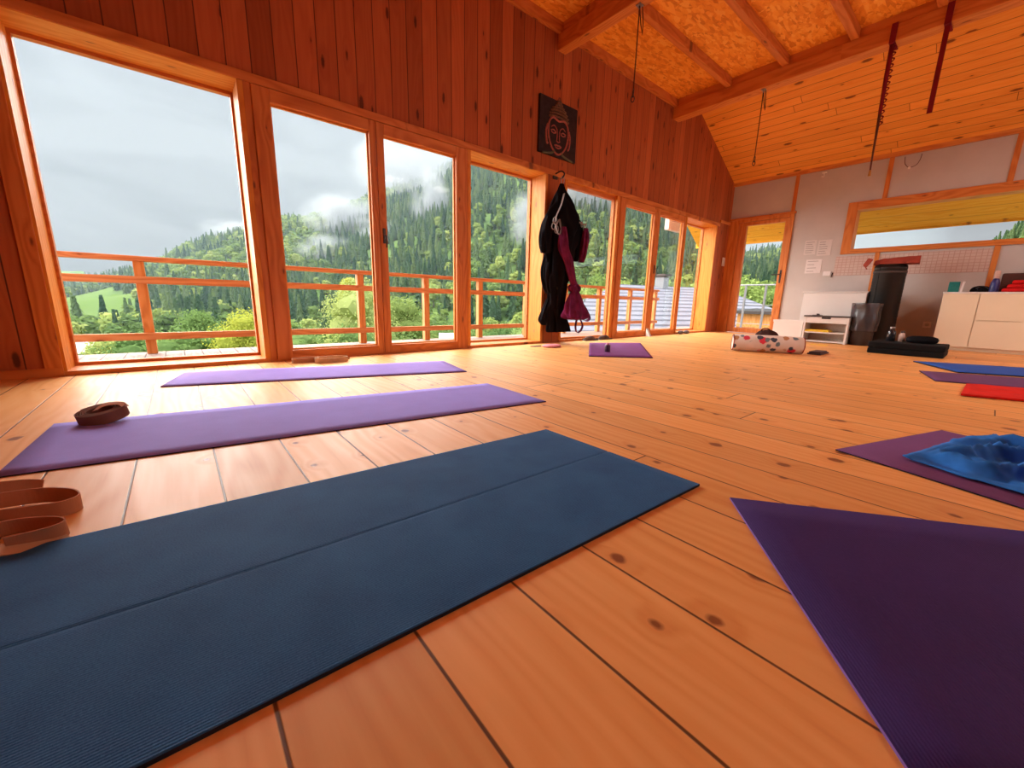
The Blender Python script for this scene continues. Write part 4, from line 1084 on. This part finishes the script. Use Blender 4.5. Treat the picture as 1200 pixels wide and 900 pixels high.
m = MB(); m.prism([(14.35, 3.4, .275), (14.35, 5.8, .275), (16.7, 5.8, .36), (16.7, 3.4, .36)], (0, 0, .09)); m.build('shed_roof', M['dark_steel'], sh)
m = MB(); m.box(14.56, 14.6, 4.3, 5.0, -2, -.15); m.build('shed_door', M['rail_z'], sh)
def hut(x, y, z, w, d, h, rz, label, wm, rm):
    r = root('house', (x, y, z), label, 'house'); R = Matrix.Translation((x, y, z)) @ Matrix.Rotation(rz, 4, 'Z')
    m = MB(); b = MB(); b.box(-w/2, w/2, -d/2, d/2, 0, h); m.merge(b.bm, R); m.build('house_wall', wm, r)
    m = MB(); b = MB(); b.prism([(-w/2-.3, -d/2-.4, h), (-w/2-.3, d/2+.4, h), (-w/2-.3, 0, h+d*.32)], (w+.6, 0, 0)); m.merge(b.bm, R); m.build('roof', rm, r)
    m = MB(); b = MB()
    b.box(-w*.3, -w*.12, -d/2-.02, -d/2, h*.35, h*.75); m.merge(b.bm, R); m.build('window', M['dark_top'], r)
    m = MB(); b = MB(); b.box(w*.12, w*.3, -d/2-.02, -d/2, h*.35, h*.75); m.merge(b.bm, R); m.build('window', M['dark_top'], r)
hut(-9.0, 74, -9.0, 9, 5, 2.0, .1, 'white farmhouse low in the valley beyond the railing', plain('white_render', (.8, .78, .76), .8), plain('pale_roof', (.55, .52, .50), .7))
hut(20.6, 33.6, -4.6, 2.4, 2.2, 1.2, -.5, 'tiny white hut among the trees beyond the railing', plain('white_board', (.78, .76, .76), .8), plain('pale_tin', (.6, .6, .6), .6))

# ------------------------------------------------------------------ hillside
SK = [(-25, .25), (-6, .22), (-1, .135), (0.5, .115), (2.5, .075), (5, .065), (9, .06), (13, .085), (17.4, .118), (21, .112), (27, .17), (32.8, .25), (37, .29), (43.4, .33), (48.6, .375), (55, .352), (58.6, .31), (63, .268), (67, .24), (72, .20), (76.7, .168), (79.2, .160), (82, .140), (84.4, .120), (87.2, .098), (89, .082), (91.2, .060), (92.4, .050), (94, .036), (95.8, .022), (97.2, .016), (99, .012), (115, .02)]
SKA = np.array([a for a, b in SK], float); SKT = np.array([b for a, b in SK], float)
def terrain(r, az):
    """height of the ground at distance r (m) and bearing az (degrees)"""
    t = np.interp(az, SKA, SKT)
    Rr = np.interp(az, [-25, 20, 40, 60, 80, 90, 98, 115], [330, 430, 400, 390, 400, 480, 640, 700])
    zr = .52+Rr*t-5.5
    r0 = np.interp(az, [-25, 25, 60, 90, 100], [70, 80, 95, 120, 130])
    zv = -10.0
    base = np.interp(r, [0, 10, 60, 110], [-3.6, -4.0, -8.2, -10.0])
    s = np.clip((r-r0)/(Rr-r0), 0, 1.0)
    s = .82*s+.18*s*s*(3-2*s)
    z = np.where(r < r0, base, zv+(zr-zv)*s)
    beyond = np.clip(r-Rr, 0, None)
    z = z-beyond*.10
    far = np.clip((r-800)/600, 0, 1)*np.clip((az-93)/3.5, 0, 1)
    z = z+far*(.024*1400+8+beyond*.10)
    x, y = r*np.cos(np.radians(az)), r*np.sin(np.radians(az))
    bump = 2.2*np.sin(x*.045+1)*np.sin(y*.05+2)+1.6*np.sin(x*.09+y*.07)+3.0*np.sin(x*.021-y*.017+.5)
    return z+bump*np.clip((r-r0)/80, 0, 1)*(1-.7*np.clip((s-.8)/.2, 0, 1))
def meadow(r, az):
    e = 1.1*np.sin(r*.05)+.5*np.sin(r*.13)
    return (az > 93.3+e*.6+(r-150)*.004) & (az < 99.5) & (r > 140) & (r < 335+9*np.sin(az*5))
rs = np.concatenate([np.linspace(6, 110, 24), np.linspace(116, 480, 60), np.linspace(500, 1500, 26)]); azs = np.linspace(-25, 115, 200)
RR, AZ = np.meshgrid(rs, azs, indexing='ij')
Z = terrain(RR, AZ); X = RR*np.cos(np.radians(AZ)); Y = RR*np.sin(np.radians(AZ))
nr, na = RR.shape
verts = np.stack([X, Y, Z], -1).reshape(-1, 3)
ii, jj = np.meshgrid(np.arange(nr-1), np.arange(na-1), indexing='ij'); q = (ii*na+jj).ravel()
faces = np.stack([q, q+na, q+na+1, q+1], 1)
me = bpy.data.meshes.new('hillside'); me.from_pydata(verts.tolist(), [], faces.tolist()); me.materials.append(M['hill'])
at = me.attributes.new('meadow', 'FLOAT', 'POINT'); at.data.foreach_set('value', meadow(RR, AZ).astype(np.float32).ravel())
for p in me.polygons: p.use_smooth = True
o = bpy.data.objects.new('hillside', me); COL.objects.link(o); tag(o, kind='structure')

# ------------------------------------------------------------------ trees
def tri_mesh(V, F, mats, mi, smooth=False):
    me = bpy.data.meshes.new('tree'); me.from_pydata(V, [], F)
    for m in mats: me.materials.append(m)
    me.polygons.foreach_set('material_index', mi); return me
def conifer(seed, ng=170):
    rr = random.Random(seed); V, F, mi = [], [], []
    def trunk(r, h):
        b = len(V)
        for k in range(6): a = k*PI/3; V.extend([(r*math.cos(a), r*math.sin(a), -.06), (r*.3*math.cos(a), r*.3*math.sin(a), h)])
        for k in range(6): k2 = (k+1) % 6; F.append((b+2*k, b+2*k2, b+2*k2+1, b+2*k+1)); mi.append(1)
    trunk(.012, .9)
    w = rr.uniform(.15, .20); b = len(V); n = 9
    for t, q in ((.10, .55), (.35, .58), (.65, .55), (.88, .5)):
        for k in range(n): a = 2*PI*k/n; r = w*(1-t)**.85*q*rr.uniform(.75, 1.2); V.append((r*math.cos(a), r*math.sin(a), t))
    V.append((0, 0, 1.0))
    for l in range(3):
        for k in range(n): F.append((b+l*n+k, b+l*n+(k+1) % n, b+(l+1)*n+(k+1) % n, b+(l+1)*n+k)); mi.append(0)
    for k in range(n): F.append((b+3*n+k, b+3*n+(k+1) % n, b+4*n)); mi.append(0)
    for i in range(ng):
        t = .05+.93*(i/ng)**1.15; r = w*(1-t)**.85*rr.uniform(.75, 1.15)+.006; a = rr.uniform(0, 2*PI)
        dx, dy = math.cos(a), math.sin(a); px, py = -dy, dx; s = .035+.055*(1-t)
        b = len(V); z = t
        V.extend([(dx*r*.25+px*s*.6, dy*r*.25+py*s*.6, z+.035), (dx*r*.25-px*s*.6, dy*r*.25-py*s*.6, z+.03), (dx*r, dy*r, z-.045*rr.uniform(.5, 1.4))])
        F.append((b, b+1, b+2)); mi.append(0)
    return V, F, mi
def broadleaf(seed, ng=230, leaf=.06, low=.12, clumps=9, wide=.36, sub=1):
    rr = random.Random(seed); V, F, mi = [], [], []
    b = len(V)
    for k in range(6): a = k*PI/3; V.extend([(.03*math.cos(a), .03*math.sin(a), -.08), (.012*math.cos(a), .012*math.sin(a), .6)])
    for k in range(6): k2 = (k+1) % 6; F.append((b+2*k, b+2*k2, b+2*k2+1, b+2*k+1)); mi.append(1)
    cs = []
    for i in range(clumps):
        a = rr.uniform(0, 2*PI); t = rr.random(); z = low+.16+(1-low-.30)*t
        q = wide*.62*math.sqrt(rr.random())*(1-.45*t); cs.append((q*math.cos(a), q*math.sin(a), z, rr.uniform(.13, .2)*(1.15-.3*t)*wide/.36))
    cs.append((0, 0, .55, .22*wide/.36)); cs.append((0, 0, .82, .16*wide/.36))
    ico = bmesh.new(); bmesh.ops.create_icosphere(ico, subdivisions=sub, radius=1); ico.verts.ensure_lookup_table()
    iv = [v.co.copy() for v in ico.verts]; fi = [[v.index for v in f.verts] for f in ico.faces]; ico.free()
    for x, y, z, r in cs:
        b = len(V)
        for v in iv: k = r*(.80 if sub == 1 else .58)*rr.uniform(.85, 1.1); V.append((x+v.x*k, y+v.y*k, z+v.z*k*.9))
        for f in fi: F.append(tuple(b+k for k in f)); mi.append(0)
    for i in range(ng):
        x, y, z, r = cs[rr.randrange(len(cs))]
        d = Vector((rr.gauss(0, 1), rr.gauss(0, 1), rr.gauss(.25, 1))).normalized()
        c = Vector((x, y, z))+d*r*rr.uniform(.78, 1.12)
        n = (d+Vector((rr.gauss(0, .5), rr.gauss(0, .5), rr.gauss(.2, .5)))).normalized(); u = n.orthogonal().normalized(); u.rotate(Matrix.Rotation(rr.uniform(0, 6.28), 3, n)); w = n.cross(u)
        s = leaf*rr.uniform(.6, 1.3); b = len(V)
        for p in (c-u*s, c+w*s*.6, c+u*s, c-w*s*.6): V.append(tuple(p))
        F.append((b, b+1, b+2, b+3)); mi.append(0)
    return V, F, mi
TC = [conifer(s) for s in (1, 2, 3, 4)]; TB = [broadleaf(s) for s in (11, 12, 13, 14)]
rng = np.random.RandomState(5)
N0 = 60000
az = rng.uniform(-24, 104, N0); r = np.sqrt(rng.uniform(88**2, 690**2, N0))
Rr = np.interp(az, [-25, 20, 40, 60, 80, 90, 98, 115], [330, 430, 400, 390, 400, 480, 640, 700])
keep = (r < Rr+10) & ~meadow(r, az); az, r = az[keep], r[keep]
x, y = r*np.cos(np.radians(az)), r*np.sin(np.radians(az))
order = np.argsort(r); cell = {}; sel = []
for i in order:      # thin out so that crowns only just touch
    c = (int(x[i]//2.9), int(y[i]//2.9))
    if any((x[i]-x[j])**2+(y[i]-y[j])**2 < 2.8**2 for a in (-1, 0, 1) for b in (-1, 0, 1) for j in cell.get((c[0]+a, c[1]+b), ())): continue
    cell.setdefault(c, []).append(i); sel.append(i)
sel = np.array(sel); az, r, x, y = az[sel], r[sel], x[sel], y[sel]; z = terrain(r, az)-.3
zone = np.sin(x*.031+.7)*np.sin(y*.027+1.1)+.6*np.sin(x*.013+y*.019)+.5*rng.normal(size=len(r))
lowz = np.clip((z+10)/60, 0, 1)
isb = (zone+.55*(1-lowz)+np.where((az > 74) & (az < 92) & (z > 8), .75, 0) > .55)
hgt = np.where(isb, rng.uniform(4.8, 7.6, len(r)), rng.uniform(6.5, 10.5, len(r)))
wid = np.where(isb, rng.uniform(.9, 1.3, len(r)), rng.uniform(1.15, 1.7, len(r)))
rot = rng.uniform(0, 6.28, len(r)); kind = rng.randint(0, 4, len(r)); tint = rng.uniform(0, 1, len(r))
tint = np.clip(tint*.75+.25*(.5+.5*np.sin(x*.05+y*.033)), 0, .999)
# which of them stand behind a window pane as photographed
zm = z+hgt*.65-.52
with np.errstate(divide='ignore', invalid='ignore'):
    wx, wz = x*YG/y, .52+zm*YG/y
    ey, ez = y*8.7/x, .52+zm*8.7/x
vis = np.zeros(len(r), bool)
for a, b in ((-.56, .48), (.70, 1.46), (1.62, 2.38), (2.45, 3.40), (4.1, 4.85), (5.35, 6.1), (6.35, 7.1), (6.9, 7.9)): vis |= (y > 3) & (wx > a) & (wx < b) & (wz > .06) & (wz < 1.94)
vis |= (x > 8) & (ey > 2.7) & (ey < 3.3) & (ez > .3) & (ez < 1.68)
vis |= (x > 8) & (ey > -.02) & (ey < 1.65) & (ez > 1.44) & (ez < 1.72)
app = hgt/r; indiv = np.zeros(len(r), bool)
for flag in (False, True):
    c = np.where(vis & (isb == flag))[0]; c = c[np.argsort(-app[c])][:300]; indiv[c] = True
mC = [tri_mesh(*[t[0], t[1]], (M['conifer'], M['bark']), t[2]) for t in TC]
mB_ = [tri_mesh(*[t[0], t[1]], (M['broad'], M['bark']), t[2]) for t in TB]
first = {}
for i in np.where(indiv)[0]:
    me = (mB_ if isb[i] else mC)[kind[i]]
    key = (bool(isb[i]), int(kind[i]))
    if key not in first:
        o = bpy.data.objects.new('broadleaf_tree' if isb[i] else 'conifer_tree', me); first[key] = o
    else: o = first[key].copy()
    COL.objects.link(o)
    o.location = (x[i], y[i], z[i]); o.rotation_euler = (0, 0, rot[i]); h = hgt[i]; o.scale = (h*wid[i], h*wid[i], h)
    if isb[i]: tag(o, 'rounded light green broadleaf tree in the forest on the far slope', 'tree', 'broadleaf trees on the forested slope')
    else: tag(o, 'narrow dark green conifer in the forest on the far slope', 'tree', 'conifers on the forested slope')
def mass(name, mask, temps, mats, label):
    Vs, Fl, MI, TI = [], [], [], []; nv = 0; loops = []; starts = []; tot = 0; cnt = []
    for k in range(4):
        V = np.array(temps[k][0]); ids = np.where(mask & (kind == k))[0]
        if not len(ids): continue
        fv = np.concatenate([np.array(f) for f in temps[k][1]]); fc = np.array([len(f) for f in temps[k][1]]); mi = np.array(temps[k][2])
        ca, sa = np.cos(rot[ids])[:, None], np.sin(rot[ids])[:, None]; hw = (hgt[ids]*wid[ids])[:, None]
        px = (V[None, :, 0]*ca-V[None, :, 1]*sa)*hw+x[ids][:, None]; py = (V[None, :, 0]*sa+V[None, :, 1]*ca)*hw+y[ids][:, None]; pz = V[None, :, 2]*hgt[ids][:, None]+z[ids][:, None]
        Vs.append(np.stack([px, py, pz], -1).reshape(-1, 3)); TI.append(np.repeat(tint[ids], len(V)))
        loops.append((fv[None, :]+(nv+np.arange(len(ids))*len(V))[:, None]).ravel()); cnt.append(np.tile(fc, len(ids))); MI.append(np.tile(mi, len(ids))); nv += len(ids)*len(V)
    Vs = np.concatenate(Vs); loops = np.concatenate(loops); cnt = np.concatenate(cnt); MI = np.concatenate(MI); TI = np.concatenate(TI)
    me = bpy.data.meshes.new(name); me.vertices.add(len(Vs)); me.vertices.foreach_set('co', Vs.astype(np.float32).ravel())
    me.loops.add(len(loops)); me.loops.foreach_set('vertex_index', loops.astype(np.int32))
    me.polygons.add(len(cnt)); st = np.concatenate([[0], np.cumsum(cnt)[:-1]]); me.polygons.foreach_set('loop_start', st.astype(np.int32)); me.polygons.foreach_set('material_index', MI.astype(np.int32))
    a = me.attributes.new('tint', 'FLOAT', 'POINT'); a.data.foreach_set('value', TI.astype(np.float32))
    for m_ in mats: me.materials.append(m_)
    me.update(calc_edges=True); me.validate()
    o = bpy.data.objects.new(name, me); COL.objects.link(o); tag(o, label, 'forest', kind='stuff')
mass('conifer_forest', ~indiv & ~isb, TC, (M['conifer_s'], M['bark']), 'dense dark conifer forest covering the upper far slope')
mass('broadleaf_forest', ~indiv & isb, TB, (M['broad_s'], M['bark']), 'light green broadleaf woodland mixed into the far slope')

def ground(px, py): return float(terrain(np.array([math.hypot(px, py)]), np.array([math.degrees(math.atan2(py, px))]))[0])
def near_tree(name, azd, dist, top_t, h, w, mt, label, seed, ng=2600, leaf=.022, low=.05, clumps=26, group=None, cat='tree', zb=None):
    px, py = dist*math.cos(RAD(azd)), dist*math.sin(RAD(azd))
    g = ground(px, py); top = .52+top_t*dist
    V, F, mi = broadleaf(seed, int(ng*3.5), leaf*.62, low, clumps, w/(2*h)*1.15, 2)
    r = root(name, (px, py, g), label, cat, group)
    hh = top-g
    vv = [(px+a*h, py+b*h, g+c*hh) for a, b, c in V]
    cf = [f for f, k in zip(F, mi) if k == 0]; tf = [f for f, k in zip(F, mi) if k == 1]
    for nm, fs, mat_ in (('crown', cf, mt), ('trunk', tf, M['bark'])):
        used = sorted({k for f in fs for k in f}); mp = {k: i for i, k in enumerate(used)}
        me = bpy.data.meshes.new(nm); me.from_pydata([vv[k] for k in used], [], [tuple(mp[k] for k in f) for f in fs]); me.materials.append(mat_)
        o = bpy.data.objects.new(nm, me); COL.objects.link(o); o.parent = r; o.matrix_parent_inverse = Matrix.Translation(-WL[r])
near_tree('broadleaf_tree', 71.0, 46, .024, 9, 9.5, M['yellowgreen'], 'big pale yellow-green tree just beyond the railing, behind the meeting balcony doors', 31)
near_tree('broadleaf_tree', 66.0, 52, -.005, 9, 8.0, M['yellowgreen'], 'smaller yellow-green tree touching the big pale one, on the side of the conifers', 32)
near_tree('broadleaf_tree', 72.3, 92, .058, 16, 5.5, M['bright'], 'tall bright yellow tree rising behind the big pale green one', 33)
near_tree('shrub', 84.0, 38, -.040, 5, 5.2, M['bright'], 'bright yellow rounded shrub beyond the railing in the largest window', 34, 1800, .03, .02, 16, cat='shrub')
near_tree('shrub', 88.3, 44, -.038, 5, 4.4, M['bush'], 'round mid green shrub beside the bright yellow one in the largest window', 35, 1800, .03, .02, 16, cat='shrub')
rb = random.Random(3)
for k in range(46):
    azd = 47+k*1.1+rb.uniform(-.5, .5); dist = rb.uniform(34, 74)
    if 18.5 < dist*math.cos(RAD(azd)) < 24 and dist < 44: dist += 12
    near_tree('shrub', azd, dist, -.088+rb.uniform(-.012, .022)-(.01 if azd > 90 else 0), 4.2, rb.uniform(4.5, 7.5), M['bush'] if rb.random() < .75 else M['broad'], 'green shrub in the belt of bushes just beyond the terrace', 50+k, 420, .055, .0, 9, 'belt of bushes below the terrace', 'shrub')
for k, (azd, dist, tt, w) in enumerate(((36, 62, .05, 8), (33, 60, .03, 7), (29, 64, .05, 9), (25, 60, .055, 8), (21, 58, .06, 8), (18.3, 62, .05, 7), (40, 66, .03, 8), (38, 75, .07, 7))):
    near_tree('broadleaf_tree', azd, dist, tt, 10, w, M['broad'] if k % 3 else M['yellowgreen'], 'leafy tree standing right behind the neighbouring striped roof', 140+k, 900, .04, .02, 14, 'trees behind the neighbouring roof')

# ------------------------------------------------------------------ mist on the slope
def mist_mat(name, dens, scale, seed, lo=.40, hi=.64):
    m = bpy.data.materials.new(name); m.use_nodes = True; t = m.node_tree; t.nodes.clear()
    out = t.nodes.new('ShaderNodeOutputMaterial'); v = t.nodes.new('ShaderNodeVolumePrincipled')
    v.inputs['Color'].default_value = (.50, .52, .55, 1); v.inputs['Anisotropy'].default_value = 0.1
    tc = t.nodes.new('ShaderNodeTexCoord'); mp = t.nodes.new('ShaderNodeMapping'); mp.inputs['Location'].default_value = (seed, seed*2, 0)
    n = t.nodes.new('ShaderNodeTexNoise'); n.inputs['Scale'].default_value = scale; n.inputs['Detail'].default_value = 4; n.inputs['Roughness'].default_value = .6
    ln = t.nodes.new('ShaderNodeVectorMath'); ln.operation = 'LENGTH'
    fall = t.nodes.new('ShaderNodeMapRange'); fall.interpolation_type = 'SMOOTHSTEP'; fall.inputs[1].default_value = 1.0; fall.inputs[2].default_value = .25
    th = t.nodes.new('ShaderNodeMapRange'); th.inputs[1].default_value = lo; th.inputs[2].default_value = hi; th.inputs[4].default_value = dens
    mu = t.nodes.new('ShaderNodeMath'); mu.operation = 'MULTIPLY'
    t.links.new(tc.outputs['Object'], mp.inputs[0]); t.links.new(mp.outputs[0], n.inputs['Vector']); t.links.new(tc.outputs['Object'], ln.inputs[0])
    t.links.new(ln.outputs['Value'], fall.inputs[0]); t.links.new(n.outputs[0], th.inputs[0]); t.links.new(fall.outputs[0], mu.inputs[0]); t.links.new(th.outputs[0], mu.inputs[1])
    t.links.new(mu.outputs[0], v.inputs['Density']); t.links.new(v.outputs[0], out.inputs['Volume']); return m
def mist(azd, dist, tt, sx, sy, sz, dens, scale, seed, label, tilt=0, **k):
    b = bmesh.new(); bmesh.ops.create_icosphere(b, subdivisions=3, radius=1); me = bpy.data.meshes.new('mist'); b.to_mesh(me); b.free()
    me.materials.append(mist_mat('mist_%d' % seed, dens, scale, seed, **k))
    o = bpy.data.objects.new('mist', me); COL.objects.link(o)
    o.location = (dist*math.cos(RAD(azd)), dist*math.sin(RAD(azd)), .52+tt*dist); o.rotation_euler = (tilt, 0, RAD(azd-90)); o.scale = (sx, sy, sz)
    tag(o, label, 'mist', kind='stuff')
MIST = [(72.2, 290, .165, 30, 30, 20, .14, 1.5, 1, 'pale mist hanging over the ridge behind the balcony doors'),
        (64.5, 340, .285, 50, 36, 26, .10, 1.5, 2, 'broad pale mist covering the summit above the dark ridge'),
        (61.3, 245, .215, 15, 18, 22, .20, 1.4, 7, 'pale mist drifting down the wooded slope below the summit'),
        (74.5, 225, .10, 18, 18, 9, .15, 1.5, 3, 'thin wisp of mist in the middle of the wooded slope'),
        (68.5, 240, .15, 15, 16, 9, .15, 1.4, 8, 'small wisp of mist on the slope behind the meeting balcony doors'),
        (49.0, 150, .185, 7, 8, 12, .30, 1.4, 4, 'narrow wisp of mist on the slope beside the window post'),
        (41.5, 205, .245, 22, 22, 17, .2, 1.4, 5, 'mist cloud on the upper slope seen past the hammocks'),
        (84, 370, .125, 26, 26, 9, .07, 1.5, 6, 'faint mist along the low ridge in the largest window')]
for q in MIST: mist(*q)
# thin haze filling the valley
b = bmesh.new(); bmesh.ops.create_cube(b, size=1); me = bpy.data.meshes.new('haze'); b.to_mesh(me); b.free()
hm = bpy.data.materials.new('valley_haze'); hm.use_nodes = True; t = hm.node_tree; t.nodes.clear()
out = t.nodes.new('ShaderNodeOutputMaterial'); v = t.nodes.new('ShaderNodeVolumeScatter'); v.inputs['Color'].default_value = (.074, .088, .106, 1); v.inputs['Density'].default_value = HAZE
t.links.new(v.outputs[0], out.inputs['Volume']); me.materials.append(hm)
o = bpy.data.objects.new('haze', me); COL.objects.link(o); o.location = (300, 285, 60); o.scale = (900, 470, 240)
tag(o, 'thin haze filling the valley and veiling the far slope', 'haze', kind='stuff')

# ------------------------------------------------------------------ sky, daylight, camera
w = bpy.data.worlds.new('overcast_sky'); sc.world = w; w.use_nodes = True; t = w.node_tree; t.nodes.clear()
out = t.nodes.new('ShaderNodeOutputWorld'); bg = t.nodes.new('ShaderNodeBackground')
tc = t.nodes.new('ShaderNodeTexCoord'); sp = t.nodes.new('ShaderNodeSeparateXYZ'); t.links.new(tc.outputs['Generated'], sp.inputs[0])
mp = t.nodes.new('ShaderNodeMapping'); mp.inputs['Scale'].default_value = (1.6, 1.6, 4.5); t.links.new(tc.outputs['Generated'], mp.inputs[0])
n = t.nodes.new('ShaderNodeTexNoise'); n.inputs['Scale'].default_value = 1.5; n.inputs['Detail'].default_value = 5; n.inputs['Roughness'].default_value = .5; n.inputs['Distortion'].default_value = .5
t.links.new(mp.outputs[0], n.inputs['Vector'])
cr = t.nodes.new('ShaderNodeValToRGB'); cr.color_ramp.elements[0].position = .34; cr.color_ramp.elements[0].color = (.35, .375, .41, 1)
cr.color_ramp.elements[1].position = .60; cr.color_ramp.elements[1].color = (.52, .55, .585, 1); t.links.new(n.outputs[0], cr.inputs[0])
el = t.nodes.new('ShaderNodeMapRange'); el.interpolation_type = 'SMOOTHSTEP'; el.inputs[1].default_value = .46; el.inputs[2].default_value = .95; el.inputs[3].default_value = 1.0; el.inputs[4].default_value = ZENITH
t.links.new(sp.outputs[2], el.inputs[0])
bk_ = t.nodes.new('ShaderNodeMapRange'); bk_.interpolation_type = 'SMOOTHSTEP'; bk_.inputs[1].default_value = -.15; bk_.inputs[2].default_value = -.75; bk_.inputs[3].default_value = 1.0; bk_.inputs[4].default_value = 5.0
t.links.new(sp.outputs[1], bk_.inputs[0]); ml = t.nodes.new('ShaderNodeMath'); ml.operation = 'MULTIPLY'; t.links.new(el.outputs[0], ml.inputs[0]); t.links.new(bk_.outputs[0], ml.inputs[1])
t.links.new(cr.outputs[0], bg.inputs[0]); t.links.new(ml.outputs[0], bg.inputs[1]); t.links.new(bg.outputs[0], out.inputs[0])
sd = bpy.data.lights.new('bright_cloud_sun', 'SUN'); sd.energy = SUN; sd.angle = RAD(100); sd.color = (1, .97, .93)
so_ = bpy.data.objects.new('bright_cloud_sun', sd); COL.objects.link(so_)
so_.rotation_euler = Vector((.35, -1.0, -.62)).to_track_quat('-Z', 'Y').to_euler()

cam = bpy.data.cameras.new('camera'); cam.sensor_width = 36; cam.lens = 463.4837*36/1200; cam.clip_start = .02; cam.clip_end = 5000
co = bpy.data.objects.new('camera', cam); COL.objects.link(co); sc.camera = co
yaw, pit, rol = RAD(50.08276694), RAD(11.86446537), RAD(1.29320725)
f = Vector((math.cos(yaw)*math.cos(pit), math.sin(yaw)*math.cos(pit), -math.sin(pit))); rg = Vector((math.sin(yaw), -math.cos(yaw), 0)); u = rg.cross(f)
r2 = math.cos(rol)*rg+math.sin(rol)*u; u2 = r2.cross(f)
co.matrix_world = Matrix(((r2.x, u2.x, -f.x, 0), (r2.y, u2.y, -f.y, 0), (r2.z, u2.z, -f.z, .52), (0, 0, 0, 1)))
vs = sc.view_settings; vs.view_transform = 'Standard'; vs.look = 'None'; vs.exposure = EXPO; vs.gamma = 1.0; vs.use_curve_mapping = False
sc.cycles.max_bounces = 10; sc.cycles.diffuse_bounces = 6; sc.cycles.transparent_max_bounces = 24; sc.cycles.volume_bounces = 1
